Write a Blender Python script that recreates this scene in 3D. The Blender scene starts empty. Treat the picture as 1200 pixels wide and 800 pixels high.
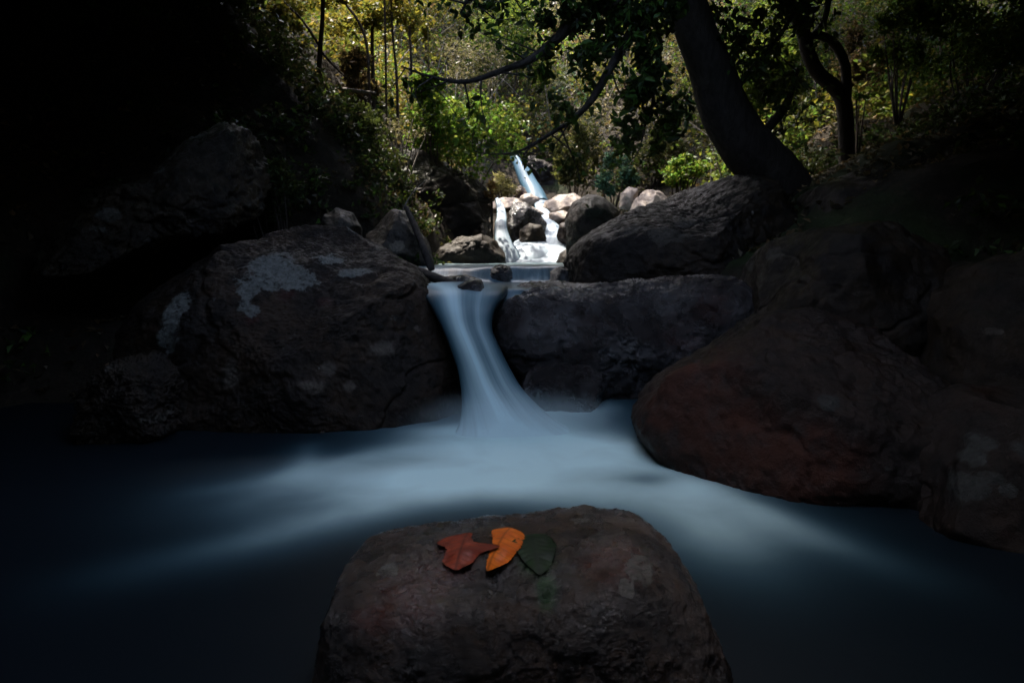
import bpy, bmesh, math
import numpy as np
from mathutils import Vector
from mathutils.bvhtree import BVHTree

scene = bpy.context.scene
col = scene.collection
R = math.radians

# ------------------------------------------------------------------ camera model (metres; photo 1200 x 800)
CAM = np.array([0.0, 0.0, 1.0])
TH = math.atan(100 / 800.0)
FW = np.array([0, math.cos(TH), -math.sin(TH)])
UP = np.array([0, math.sin(TH), math.cos(TH)])
RT = np.array([1.0, 0, 0])

def at(px, py, Y):
    d = FW * 800 + RT * (px - 600) + UP * (400 - py)
    return CAM + d * (Y / d[1])

def at_z(px, py, z):
    d = FW * 800 + RT * (px - 600) + UP * (400 - py)
    return CAM + d * ((z - 1.0) / d[2])

# ------------------------------------------------------------------ numpy noise
def _hash(ix, iy, iz, seed):
    h = (ix * 374761393 + iy * 668265263 + iz * 2147483647 + seed * 974711) & 0xFFFFFFFF
    h = ((h ^ (h >> 13)) * 1274126177) & 0xFFFFFFFF
    h = ((h ^ (h >> 16)) * 2246822519) & 0xFFFFFFFF
    h = h ^ (h >> 15)
    return (h & 0xFFFFFF) / float(0xFFFFFF)

def vnoise(P, seed=0):
    P = np.asarray(P, float)
    i = np.floor(P).astype(np.int64)
    f = P - i
    f = f * f * f * (f * (f * 6 - 15) + 10)
    out = 0
    for dx in (0, 1):
        wx = f[:, 0] if dx else 1 - f[:, 0]
        for dy in (0, 1):
            wy = f[:, 1] if dy else 1 - f[:, 1]
            for dz in (0, 1):
                wz = f[:, 2] if dz else 1 - f[:, 2]
                out = out + wx * wy * wz * _hash(i[:, 0] + dx, i[:, 1] + dy, i[:, 2] + dz, seed)
    return out * 2 - 1

def fbm(P, seed=0, octs=4, gain=0.5):
    P = np.asarray(P, float)
    a, s, tot = 1.0, 0, 0
    for k in range(octs):
        s = s + a * vnoise(P * (2.03 ** k) + 17.3 * k, seed + k * 31)
        tot += a
        a *= gain
    return s / tot

def sstep(a, b, x):
    t = np.clip((x - a) / (b - a), 0, 1)
    return t * t * (3 - 2 * t)

# ------------------------------------------------------------------ object helpers
def tag(o, label=None, cat=None, group=None, kind=None):
    if label: o['label'] = label
    if cat: o['category'] = cat
    if group: o['group'] = group
    if kind: o['kind'] = kind
    return o

def mk(name, V, F, mat, parent=None, origin=None, attrs=None, colors=None, smooth=True, mats=None, uv=None):
    V = np.asarray(V, float)
    F = np.asarray(F, np.int64)
    if origin is None:
        origin = np.zeros(3)
    origin = np.asarray(origin, float)
    L = V - origin
    me = bpy.data.meshes.new(name)
    n, k = F.shape
    me.vertices.add(len(L)); me.vertices.foreach_set('co', L.astype(np.float32).ravel())
    me.loops.add(n * k); me.loops.foreach_set('vertex_index', F.astype(np.int32).ravel())
    me.polygons.add(n); me.polygons.foreach_set('loop_start', (np.arange(n) * k).astype(np.int32))
    me.polygons.foreach_set('loop_total', np.full(n, k, np.int32))
    me.update(calc_edges=True)
    me.polygons.foreach_set('use_smooth', np.full(n, smooth, bool))
    for a, vals in (attrs or {}).items():
        at_ = me.attributes.new(a, 'FLOAT', 'POINT'); at_.data.foreach_set('value', np.asarray(vals, np.float32))
    if colors is not None:
        c4 = np.ones((len(L), 4), np.float32); c4[:, :3] = colors
        ca = me.attributes.new('Col', 'FLOAT_COLOR', 'POINT'); ca.data.foreach_set('color', c4.ravel())
    me.validate()
    me.materials.append(mat)
    o = bpy.data.objects.new(name, me)
    col.objects.link(o)
    if parent is not None:
        o.parent = parent
        o.location = Vector(origin) - parent.location
    else:
        o.location = Vector(origin)
    return o

def empty(name, loc, label, cat, group=None):
    o = bpy.data.objects.new(name, None)
    o.empty_display_size = 0.1
    o.location = Vector(loc)
    col.objects.link(o)
    return tag(o, label, cat, group)

def grid_faces(nu, nv):
    i = np.arange(nu - 1)[:, None]; j = np.arange(nv - 1)[None, :]
    a = i * nv + j
    return np.stack([a, a + nv, a + nv + 1, a + 1], -1).reshape(-1, 4)

def spline(pts, n):
    """Catmull-Rom through pts (any dimension)."""
    P = np.asarray(pts, float)
    if len(P) < 3:
        t = np.linspace(0, 1, n)[:, None]
        return P[0] * (1 - t) + P[-1] * t
    P = np.vstack([2 * P[0] - P[1], P, 2 * P[-1] - P[-2]])
    m = len(P) - 3
    t = np.linspace(0, m - 1e-6, n)
    k = t.astype(int); u = (t - k)[:, None]
    a, b, c, d = P[k], P[k + 1], P[k + 2], P[k + 3]
    return 0.5 * (2 * b + (c - a) * u + (2 * a - 5 * b + 4 * c - d) * u ** 2 + (3 * b - a - 3 * c + d) * u ** 3)

def tube_arrays(pts, rad, sides=8, n=24, rough=0.0, seed=0):
    """a tapering closed tube through pts, radii rad; returns V, F (quads)"""
    pr = np.column_stack([np.asarray(pts, float), np.asarray(rad, float)])
    S = spline(pr, n)
    C, r = S[:, :3], np.maximum(S[:, 3], 0.0008)
    T = np.gradient(C, axis=0); T /= np.linalg.norm(T, axis=1)[:, None] + 1e-9
    ref = np.array([0.31, 0.87, 0.38])
    U = np.cross(T, ref); U /= np.linalg.norm(U, axis=1)[:, None] + 1e-9
    W = np.cross(T, U)
    ang = np.linspace(0, 2 * np.pi, sides, endpoint=False)
    rr = r[:, None] * np.ones(sides)[None, :]
    V = C[:, None, :] + rr[:, :, None] * (np.cos(ang)[None, :, None] * U[:, None, :] + np.sin(ang)[None, :, None] * W[:, None, :])
    if rough:
        flat = V.reshape(-1, 3)
        nz = fbm(flat * np.array([7, 7, 2.2]), seed, 4).reshape(n, sides)
        nz2 = fbm(flat * np.array([1.6, 1.6, 1.6]), seed + 5, 2).reshape(n, sides)
        rr = rr * (1 + rough * (nz + 0.9 * nz2))
        V = C[:, None, :] + rr[:, :, None] * (np.cos(ang)[None, :, None] * U[:, None, :] + np.sin(ang)[None, :, None] * W[:, None, :])
    V = V.reshape(-1, 3)
    i = np.arange(n - 1)[:, None]; j = np.arange(sides)[None, :]
    j2 = (j + 1) % sides
    F = np.stack([i * sides + j, i * sides + j2, (i + 1) * sides + j2, (i + 1) * sides + j], -1).reshape(-1, 4)
    # caps collapse onto the end points
    V = np.vstack([V, C[:1], C[-1:]])
    a, b = n * sides, n * sides + 1
    caps = []
    for q in range(0, sides, 2):
        q1, q2 = (q + 1) % sides, (q + 2) % sides
        caps.append([a, q2, q1, q]); o_ = (n - 1) * sides
        caps.append([b, o_ + q, o_ + q1, o_ + q2])
    return V, np.vstack([F, np.array(caps)])

def join(parts):
    Vs, Fs, k = [], [], 0
    for V, F in parts:
        Vs.append(V); Fs.append(F + k); k += len(V)
    return np.vstack(Vs), np.vstack(Fs)

# ------------------------------------------------------------------ materials
class N:
    def __init__(self, name):
        self.m = bpy.data.materials.new(name); self.m.use_nodes = True
        self.t = self.m.node_tree; self.t.nodes.clear()
        self.out = self.n('ShaderNodeOutputMaterial')
    def n(self, kind, **kw):
        nd = self.t.nodes.new(kind)
        for k, v in kw.items(): setattr(nd, k, v)
        return nd
    def l(self, a, b): self.t.links.new(a, b)
    def val(self, sock, v):
        if hasattr(v, 'is_output') or isinstance(v, bpy.types.NodeSocket): self.l(v, sock)
        else: sock.default_value = v
    def noise(self, vec, scale, detail=6, rough=0.55, dist=0.0):
        nd = self.n('ShaderNodeTexNoise'); self.l(vec, nd.inputs['Vector'])
        nd.inputs['Scale'].default_value = scale; nd.inputs['Detail'].default_value = detail
        nd.inputs['Roughness'].default_value = rough; nd.inputs['Distortion'].default_value = dist
        return nd.outputs['Fac']
    def ramp(self, fac, a, b, lo=0.0, hi=1.0):
        nd = self.n('ShaderNodeMapRange'); nd.interpolation_type = 'SMOOTHSTEP'
        self.val(nd.inputs['Value'], fac)
        nd.inputs['From Min'].default_value = a; nd.inputs['From Max'].default_value = b
        nd.inputs['To Min'].default_value = lo; nd.inputs['To Max'].default_value = hi
        return nd.outputs['Result']
    def math(self, op, a, b=0.5):
        nd = self.n('ShaderNodeMath', operation=op)
        self.val(nd.inputs[0], a); self.val(nd.inputs[1], b)
        return nd.outputs[0]
    def mix(self, fac, a, b):
        nd = self.n('ShaderNodeMix', data_type='RGBA')
        self.val(nd.inputs[0], fac)
        for s, v in ((nd.inputs[6], a), (nd.inputs[7], b)):
            if isinstance(v, tuple): s.default_value = (*v, 1)
            else: self.l(v, s)
        return nd.outputs[2]
    def attr(self, name, out='Fac'):
        nd = self.n('ShaderNodeAttribute'); nd.attribute_name = name
        return nd.outputs[out]
    def obj(self):
        return self.n('ShaderNodeTexCoord').outputs['Object']

def rock_mat(name, a, b, speck=(0.008, 0.0065, 0.005), rough=(0.35, 0.8), red=(0.034, 0.012, 0.0085), moss=(0.016, 0.021, 0.006),
             lichen=(0.32, 0.34, 0.33), lichen_all=0.0, moss_up=0.0, bump=0.5, scale=1.0, spec=0.5, coat=0.0):
    s = N(name); c = s.obj()
    n1 = s.noise(c, 2.3 * scale, 8, 0.6, 0.4); n2 = s.noise(c, 11 * scale, 8, 0.65); n3 = s.noise(c, 46 * scale, 6, 0.7)
    n4 = s.noise(c, 150 * scale, 4, 0.7)
    colr = s.mix(s.ramp(n1, 0.35, 0.65), a, b)
    colr = s.mix(s.ramp(n2, 0.48, 0.62, 0, 0.75), colr, speck)
    colr = s.mix(s.ramp(n3, 0.56, 0.72, 0, 0.6), colr, tuple(min(1, 1.7 * x + 0.01) for x in b))
    colr = s.mix(s.ramp(s.math('MULTIPLY', s.attr('red'), s.ramp(n2, 0.3, 0.62, 0.35, 1.1)), 0.1, 0.9, 0, 0.85), colr, red)
    up = s.n('ShaderNodeNewGeometry'); sep = s.n('ShaderNodeSeparateXYZ'); s.l(up.outputs['Normal'], sep.inputs[0])
    mf = s.attr('moss')
    if moss_up:
        mf = s.math('ADD', mf, s.math('MULTIPLY', s.ramp(sep.outputs['Z'], 0.3, 0.8, 0, moss_up), s.ramp(n2, 0.35, 0.6)))
    colr = s.mix(s.ramp(s.math('MULTIPLY', mf, s.ramp(n3, 0.3, 0.6, 0.6, 1.1)), 0.15, 0.7), colr, moss)
    colr = s.mix(s.ramp(s.math('MULTIPLY', s.attr('stain'), s.noise(c, 12 * scale, 8, 0.75)), 0.3, 0.5, 0, 0.8), colr, (0.085, 0.07, 0.055))
    # pale lichen crusts: attribute field, edges broken up by noise
    lf = s.math('ADD', s.attr('lichen'), s.math('MULTIPLY', s.math('SUBTRACT', s.noise(c, 6 * scale, 9, 0.72), 0.5), 2.4))
    lm = s.ramp(lf, 0.32, 0.4)
    if lichen_all:
        la = s.ramp(s.noise(c, 5.5 * scale, 9, 0.72, 0.6), 0.68 - 0.1 * lichen_all, 0.72 - 0.1 * lichen_all)
        lm = s.math('MAXIMUM', lm, s.math('MULTIPLY', la, 0.75))
    lm = s.math('MULTIPLY', lm, s.ramp(s.noise(c, 30 * scale, 7, 0.7), 0.36, 0.5, 0.25, 1.0))
    lcol = s.mix(s.ramp(n3, 0.3, 0.7), lichen, tuple(0.55 * x for x in lichen))
    colr = s.mix(lm, colr, lcol)
    p = s.n('ShaderNodeBsdfPrincipled'); s.l(colr, p.inputs['Base Color'])
    rg = s.ramp(n2, 0.35, 0.65, rough[0], rough[1])
    rg = s.math('MAXIMUM', rg, s.math('MULTIPLY', lm, 0.85))
    s.l(rg, p.inputs['Roughness'])
    p.inputs['Specular IOR Level'].default_value = spec
    hh = s.math('ADD', s.math('MULTIPLY', n2, 0.9), s.math('ADD', s.math('MULTIPLY', n3, 0.45), s.math('MULTIPLY', n4, 0.16)))
    hh = s.math('ADD', hh, s.math('MULTIPLY', lm, 0.06))
    bp = s.n('ShaderNodeBump'); bp.inputs['Strength'].default_value = bump; bp.inputs['Distance'].default_value = 0.06 / scale
    s.l(hh, bp.inputs['Height']); s.l(bp.outputs[0], p.inputs['Normal'])
    if coat:       # a film of water over the stone, thicker in places
        b2 = s.n('ShaderNodeBump'); b2.inputs['Strength'].default_value = 1.0; b2.inputs['Distance'].default_value = 0.035
        s.l(s.math('ADD', s.noise(c, 14, 5, 0.6), s.math('MULTIPLY', s.noise(c, 60, 4, 0.6), 0.35)), b2.inputs['Height']); s.l(b2.outputs[0], p.inputs['Coat Normal'])
        s.l(s.ramp(s.noise(c, 3.0, 5, 0.6), 0.42, 0.6, 0.0, coat), p.inputs['Coat Weight']); p.inputs['Coat Roughness'].default_value = 0.12
    s.l(p.outputs[0], s.out.inputs['Surface'])
    return s.m

def leaf_mat(name, trans=0.45, gloss=0.35):
    s = N(name); c = s.attr('Col', 'Color')
    p = s.n('ShaderNodeBsdfPrincipled'); s.l(c, p.inputs['Base Color'])
    p.inputs['Roughness'].default_value = 0.42; p.inputs['Specular IOR Level'].default_value = gloss
    tr = s.n('ShaderNodeBsdfTranslucent')
    tc = s.mix(0.5, c, (0.30, 0.34, 0.03)); tcm = s.n('ShaderNodeMix', data_type='RGBA', blend_type='MULTIPLY')
    s.l(s.mix(0.75, (0.14, 0.16, 0.02), c), tr.inputs['Color'])
    mx = s.n('ShaderNodeMixShader'); mx.inputs[0].default_value = trans
    s.l(p.outputs[0], mx.inputs[1]); s.l(tr.outputs[0], mx.inputs[2]); s.l(mx.outputs[0], s.out.inputs['Surface'])
    return s.m

def bark_mat(name, a, b, rough=0.85):
    s = N(name); c = s.obj()
    mp = s.n('ShaderNodeMapping'); s.l(c, mp.inputs[0]); mp.inputs['Scale'].default_value = (1, 1, 0.25)
    n1 = s.noise(mp.outputs[0], 22, 8, 0.65, 0.3); n2 = s.noise(c, 5, 5, 0.6)
    cc = s.mix(s.ramp(n1, 0.35, 0.68), a, b); cc = s.mix(s.ramp(n2, 0.6, 0.72, 0, 0.5), cc, tuple(min(1, 1.8 * x) for x in b))
    p = s.n('ShaderNodeBsdfPrincipled'); s.l(cc, p.inputs['Base Color']); p.inputs['Roughness'].default_value = rough
    p.inputs['Specular IOR Level'].default_value = 0.2
    bp = s.n('ShaderNodeBump'); bp.inputs['Strength'].default_value = 0.8; bp.inputs['Distance'].default_value = 0.02
    s.l(n1, bp.inputs['Height']); s.l(bp.outputs[0], p.inputs['Normal']); s.l(p.outputs[0], s.out.inputs['Surface'])
    return s.m

def water_mat(name, deep, foam, rough=(0.14, 0.42), streak=None, spec=0.35, fa=1.0):
    """long-exposure water: 'foam' attribute is where the white water runs, 'su'/'sv' are across / along the flow"""
    s = N(name); c = s.obj(); f = s.attr('foam')
    if streak:
        cmb = s.n('ShaderNodeCombineXYZ')
        s.l(s.math('MULTIPLY', s.attr('su'), streak[0]), cmb.inputs[0]); s.l(s.math('MULTIPLY', s.attr('sv'), streak[1]), cmb.inputs[1])
        st = s.noise(cmb.outputs[0], 1.0, 7, 0.62, 0.5)
        f = s.math('MULTIPLY', f, s.ramp(st, 0.3, 0.68, streak[2], 1.0))
    else:
        f = s.math('ADD', f, s.math('MULTIPLY', s.math('MULTIPLY', f, s.math('SUBTRACT', s.noise(c, 3.2, 3, 0.5, 0.4), 0.5)), 0.45))
    f = s.math('MINIMUM', s.math('MAXIMUM', f, 0.0), 1.0)
    p = s.n('ShaderNodeBsdfPrincipled')
    s.l(s.mix(f, deep, s.mix(s.ramp(f, 0.0, 0.75), (0.10, 0.26, 0.34), foam)), p.inputs['Base Color'])
    p.inputs['Roughness'].default_value = rough[1]
    p.inputs['IOR'].default_value = 1.33
    s.l(s.ramp(f, 0, 0.8, spec, 0.1), p.inputs['Specular IOR Level'])
    s.l(p.outputs[0], s.out.inputs['Surface'])
    return s.m

M = {}
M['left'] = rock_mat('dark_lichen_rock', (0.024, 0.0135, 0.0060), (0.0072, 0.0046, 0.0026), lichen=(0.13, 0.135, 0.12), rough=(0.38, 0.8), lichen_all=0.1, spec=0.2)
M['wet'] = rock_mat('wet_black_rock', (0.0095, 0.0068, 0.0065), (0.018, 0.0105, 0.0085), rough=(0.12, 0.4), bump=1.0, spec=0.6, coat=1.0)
M['red'] = rock_mat('red_brown_rock', (0.016, 0.0082, 0.0042), (0.0075, 0.0044, 0.0028), rough=(0.4, 0.8), lichen_all=0.1, lichen=(0.036, 0.038, 0.034), red=(0.044, 0.0120, 0.0050), spec=0.25)
M['brown'] = rock_mat('brown_rock', (0.040, 0.027, 0.013), (0.018, 0.0125, 0.007), lichen_all=0.4, lichen=(0.15, 0.125, 0.09), moss_up=0.3)
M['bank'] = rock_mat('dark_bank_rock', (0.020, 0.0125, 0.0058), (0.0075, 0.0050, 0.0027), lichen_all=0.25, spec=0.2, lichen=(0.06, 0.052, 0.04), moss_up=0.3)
M['slab'] = rock_mat('mossy_slab_rock', (0.030, 0.020, 0.0095), (0.011, 0.0078, 0.004), spec=0.2, lichen_all=0.6, lichen=(0.085, 0.08, 0.065), moss_up=0.55)
M['pale'] = rock_mat('pale_sun_bleached_rock', (0.23, 0.19, 0.155), (0.15, 0.12, 0.10), speck=(0.07, 0.055, 0.045), rough=(0.6, 0.9), bump=0.4, scale=0.7)
M['front'] = rock_mat('wet_mottled_rock', (0.050, 0.029, 0.017), (0.0075, 0.0050, 0.0035), rough=(0.10, 0.32), bump=0.8, scale=1.7, red=(0.055, 0.014, 0.008),
                      moss=(0.018, 0.045, 0.014), lichen=(0.085, 0.078, 0.06), spec=0.5, coat=1.0)
M['leaf'] = leaf_mat('leaf', 0.45, 0.12)
M['dull_leaf'] = leaf_mat('dull_leaf', 0.3, 0.15)
M['shade_cover_leaf'] = leaf_mat('shade_cover_leaf', 0.08, 0.15)
M['bark'] = bark_mat('dark_bark', (0.022, 0.018, 0.015), (0.045, 0.037, 0.03))
M['twig'] = bark_mat('grey_twig', (0.10, 0.085, 0.07), (0.2, 0.175, 0.15))
M['slim'] = bark_mat('slim_bark', (0.035, 0.026, 0.02), (0.06, 0.045, 0.034))
M['pool'] = water_mat('pool_water', (0.004, 0.007, 0.010), (0.57, 0.80, 0.79), spec=0.25)
M['upper_pool'] = water_mat('upper_pool_water', (0.02, 0.03, 0.034), (0.60, 0.72, 0.75), rough=(0.16, 0.3), streak=(9, 1.6, 0.25), spec=0.5)
M['fall'] = water_mat('falling_water', (0.015, 0.028, 0.034), (0.56, 0.76, 0.78), streak=(6.0, 0.3, 0.72))
M['far'] = water_mat('far_fall_shade_tint', (0.03, 0.06, 0.09), (0.11, 0.165, 0.22), streak=(5.0, 0.7, 0.35))  # shade on the far fall put into darker, bluer water colours
M['cascade'] = water_mat('cascade_water', (0.03, 0.05, 0.065), (0.33, 0.39, 0.44), streak=(6.0, 0.6, 0.5))

# ------------------------------------------------------------------ terrain
def ground_h(x, y, rough=True):
    x = np.asarray(x, float); y = np.asarray(y, float)
    bed = np.interp(y, [-14, 4.35, 4.95, 5.6, 6.0, 9.2, 10.3, 12, 16.4, 17.6, 18.3, 22, 26, 34, 50, 80],
                    [-0.5, -0.4, 0.45, 0.55, 0.7, 0.72, 1.15, 1.55, 1.95, 2.6, 3.2, 5.6, 8.6, 15.5, 31, 58])
    xl = np.interp(y, [-14, 2, 4.6, 5.8, 6.5, 7, 8, 9, 10, 12, 16, 18, 24], [-2.7, -2.8, -3.3, -3.2, -1.9, -1.2, -0.8, -0.42, -0.5, -0.6, -0.3, -0.2, 0])
    xr = np.interp(y, [-14, 2, 3.5, 4.6, 6, 9, 11, 13, 16, 18, 24], [2.6, 2.4, 2.0, 1.3, 1.2, 1.3, 2.6, 3.4, 2.2, 0.9, 0.4])
    sl = np.interp(y, [-14, 3, 5, 6.8, 8.4, 10, 12, 16, 20, 30], [1.7, 1.6, 1.7, 1.6, 1.0, 0.95, 1.0, 0.9, 0.5, 0.25])
    sr = np.interp(y, [-14, 2, 3, 4.5, 6, 10, 16, 20, 30], [1.6, 1.2, 0.7, 0.42, 0.42, 0.45, 0.55, 0.45, 0.2])
    dl = np.maximum(xl - x, 0); dr = np.maximum(x - xr, 0)
    cap = lambda d, k: np.where(d < 3, d, 3 + (d - 3) * k)
    step = np.interp(y, [-14, 3, 4.5, 9.5, 12, 17, 20], [0.3, 0.3, 0.35, 0.3, 0.2, 0.2, 0.0])
    h = bed + sl * cap(dl, 0.55) + sr * cap(dr, 0.6)
    h = h + step * (sstep(0, 0.35, dl) + sstep(0, 0.35, dr))
    if rough:
        P = np.stack([x.ravel(), y.ravel(), np.zeros(x.size)], -1)
        amp = 0.08 + 0.5 * sstep(0, 2.5, dl + dr) + 0.6 * sstep(18, 26, y)
        h = h + (fbm(P * 0.7, 3, 5) * amp.ravel() * 0.8 + fbm(P * 3.1, 9, 4) * 0.10).reshape(x.shape)
    return h

gx = np.unique(np.concatenate([np.linspace(-60, -9, 36), np.linspace(-9, 9, 200), np.linspace(9, 60, 36)]))
gy = np.unique(np.concatenate([np.linspace(-14, 2, 50), np.linspace(2, 14, 150), np.linspace(14, 34, 110), np.linspace(34, 80, 40)]))
GX, GY = np.meshgrid(gx, gy, indexing='ij')
GZ = ground_h(GX, GY)
s = N('forest_soil'); c = s.obj()
a = s.mix(s.ramp(s.noise(c, 1.2, 8, 0.65), 0.35, 0.65), (0.024, 0.018, 0.011), (0.012, 0.010, 0.007))
a = s.mix(s.ramp(s.noise(c, 14, 8, 0.7), 0.5, 0.66), a, (0.04, 0.029, 0.018))
a = s.mix(s.ramp(s.noise(c, 0.6, 6, 0.6), 0.5, 0.62, 0, 0.8), a, (0.022, 0.034, 0.010))
p = s.n('ShaderNodeBsdfPrincipled'); s.l(a, p.inputs['Base Color']); p.inputs['Roughness'].default_value = 0.9
p.inputs['Specular IOR Level'].default_value = 0.15
bp = s.n('ShaderNodeBump'); bp.inputs['Strength'].default_value = 0.9; bp.inputs['Distance'].default_value = 0.08
s.l(s.noise(c, 9, 10, 0.7), bp.inputs['Height']); s.l(bp.outputs[0], p.inputs['Normal']); s.l(p.outputs[0], s.out.inputs['Surface'])
tag(mk('ground', np.stack([GX, GY, GZ], -1).reshape(-1, 3), grid_faces(len(gx), len(gy)), s.m), kind='structure')

# ------------------------------------------------------------------ boulders
_ico = {}
def ico(sub):
    if sub not in _ico:
        bm = bmesh.new(); bmesh.ops.create_icosphere(bm, subdivisions=sub, radius=1)
        V = np.array([v.co[:] for v in bm.verts]); F = np.array([[v.index for v in f.verts] for f in bm.faces])
        bm.free(); V /= np.linalg.norm(V, axis=1)[:, None]
        _ico[sub] = (V, F)
    return _ico[sub]

ROCKS = {}
def surf(px, py, key):
    """the point of a boulder seen at a pixel, with its normal"""
    d = Vector(FW * 800 + RT * (px - 600) + UP * (400 - py)).normalized()
    hit, nrm, _, _ = ROCKS[key].ray_cast(Vector(CAM), d)
    return (None, None) if hit is None else (np.array(hit), np.array(nrm))

def boulder(key, label, outline, Y, thick, mat, p=2.6, lean=0.0, sub=6, disp=0.05, seed=1, cuts=7, cutd=(0.8, 0.97), fields=None, name='boulder', cat='boulder', group=None, twist=0.0, planes=(), grit=0.0):
    O = np.array([at(x, y, Y) for x, y in outline])[:, [0, 2]]
    x, z = O[:, 0], O[:, 1]; x2, z2 = np.roll(x, -1), np.roll(z, -1)
    cr = x * z2 - x2 * z; A = cr.sum() / 2
    cx, cz = ((x + x2) * cr).sum() / (6 * A), ((z + z2) * cr).sum() / (6 * A)
    B = np.concatenate([np.linspace(O[i], O[(i + 1) % len(O)], 40, endpoint=False) for i in range(len(O))]) - [cx, cz]
    an = np.arctan2(B[:, 1], B[:, 0]); rr = np.hypot(B[:, 0], B[:, 1]); k = np.argsort(an)
    ga = np.linspace(-np.pi, np.pi, 361)
    gr = np.interp(ga, an[k], rr[k], period=2 * np.pi)
    ker = np.exp(-np.linspace(-2, 2, 13) ** 2); ker /= ker.sum()
    gr = np.convolve(np.concatenate([gr[-7:-1], gr, gr[1:7]]), ker, 'valid')
    U, F = ico(sub); U = U.copy()
    rng = np.random.default_rng(seed)
    todo = [(np.array(n, float) / np.linalg.norm(n), d) for n, d in planes]
    for _ in range(cuts):
        n = rng.normal(size=3); n[1] -= 0.5; n /= np.linalg.norm(n); todo.append((n, rng.uniform(*cutd)))
    for n, d in todo:
        e = np.maximum(U @ n - d, 0)
        U = U - (e * 0.95)[:, None] * n
    rad = np.linalg.norm(U, axis=1); D = U / rad[:, None]
    s_ = np.hypot(D[:, 0], D[:, 2]); ph = np.arctan2(D[:, 2], D[:, 0])
    m = (s_ ** p + np.abs(D[:, 1]) ** p) ** (1 / p)
    r = np.interp(ph, ga, gr)
    tf = np.where(D[:, 1] < 0, thick[0], thick[1])
    V = np.stack([cx + r * (s_ / m) * np.cos(ph) * rad, Y + D[:, 1] / m * tf * rad, cz + r * (s_ / m) * np.sin(ph) * rad], -1)
    V[:, 1] += lean * (V[:, 2] - cz) + twist * (V[:, 0] - cx)
    size = math.sqrt(abs(A))
    Nn = V - np.array([cx, Y, cz]); Nn /= np.linalg.norm(Nn, axis=1)[:, None] + 1e-9
    q = V / size
    dsp = fbm(q * 1.7 + seed, seed, 3) * 1.2 + fbm(q * 5 + seed, seed + 7, 4) * 0.6 + (np.abs(fbm(q * np.array([2.6, 2.6, 4.2]), seed + 3, 4)) - 0.2) * -1.1
    dsp += fbm(q * 14, seed + 9, 5, 0.6) * 0.28
    cr_ = np.abs(fbm(q * np.array([1.5, 1.5, 2.4]) + 5.1, seed + 13, 4)); dsp -= 0.5 * (1 - sstep(0.0, 0.05, cr_))
    V = V + Nn * (dsp * disp * size)[:, None]
    if grit:
        V = V + Nn * (grit * (fbm(V * 26, seed + 21, 4, 0.65) * 1.6 + np.abs(fbm(V * 60, seed + 22, 3, 0.6)) * 1.2))[:, None]
    attrs = {}
    if fields:
        ROCKS[key] = BVHTree.FromPolygons([tuple(v) for v in V], [tuple(f) for f in F])
        for fname, spots in fields.items():
            val = np.zeros(len(V))
            for (px, py, rx, ry) in spots:
                h, _n = surf(px, py, key)
                if h is None: continue
                sc = h[1] / 800.0
                dd = np.sqrt(((V[:, 0] - h[0]) / (rx * sc)) ** 2 + ((V[:, 2] - h[2]) / (ry * sc)) ** 2 + ((V[:, 1] - h[1]) / (max(rx, ry) * 1.6 * sc)) ** 2)
                val = np.maximum(val, 1 - 0.65 * dd if fname == 'lichen' else np.exp(-dd ** 2))
            attrs[fname] = np.clip(val, -0.6, 1)
    if fields is None or 'lichen' not in (fields or {}):
        attrs['lichen'] = np.full(len(V), -1.0)
    o = mk(name, V, F, mat, origin=(cx, Y, V[:, 2].min()), attrs=attrs)
    ROCKS[key] = BVHTree.FromPolygons([tuple(v) for v in V], [tuple(f) for f in F])
    return tag(o, label, cat, group)

# --- near the lower pool
boulder('front', 'wet mottled boulder in the middle of the pool with fallen leaves on its top edge',
        [(380, 800), (382, 750), (387, 708), (400, 676), (450, 666), (520, 660), (600, 653), (660, 645), (712, 639), (758, 640), (792, 658), (816, 692), (838, 735), (850, 785), (854, 860), (620, 920), (384, 880)],
        1.56, (0.24, 0.40), M['front'], p=4.2, lean=0.04, sub=8, disp=0.018, grit=0.0045, seed=4, cuts=3, cutd=(0.93, 0.99),
        fields={'red': [(480, 690, 55, 40), (520, 665, 40, 26), (720, 658, 50, 18), (440, 720, 34, 26)],
                'moss': [(628, 650, 24, 32), (640, 690, 14, 22)],
                'lichen': [(752, 668, 17, 18), (735, 690, 10, 10), (456, 668, 12, 8)]})
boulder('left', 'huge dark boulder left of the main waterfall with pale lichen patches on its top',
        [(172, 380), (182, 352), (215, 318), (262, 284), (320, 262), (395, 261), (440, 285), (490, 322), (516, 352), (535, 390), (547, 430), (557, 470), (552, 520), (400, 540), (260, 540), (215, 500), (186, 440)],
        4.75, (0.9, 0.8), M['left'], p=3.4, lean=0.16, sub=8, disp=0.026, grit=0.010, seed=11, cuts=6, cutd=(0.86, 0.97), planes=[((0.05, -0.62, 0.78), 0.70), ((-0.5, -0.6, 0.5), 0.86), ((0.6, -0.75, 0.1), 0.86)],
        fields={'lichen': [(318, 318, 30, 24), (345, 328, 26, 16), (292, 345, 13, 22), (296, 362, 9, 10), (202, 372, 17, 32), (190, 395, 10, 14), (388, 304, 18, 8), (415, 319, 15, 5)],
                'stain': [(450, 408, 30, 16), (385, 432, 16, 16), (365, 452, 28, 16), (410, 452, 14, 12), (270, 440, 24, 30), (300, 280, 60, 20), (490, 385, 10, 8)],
                'red': [(335, 345, 12, 8), (296, 372, 10, 10), (380, 355, 10, 8)]})
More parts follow.
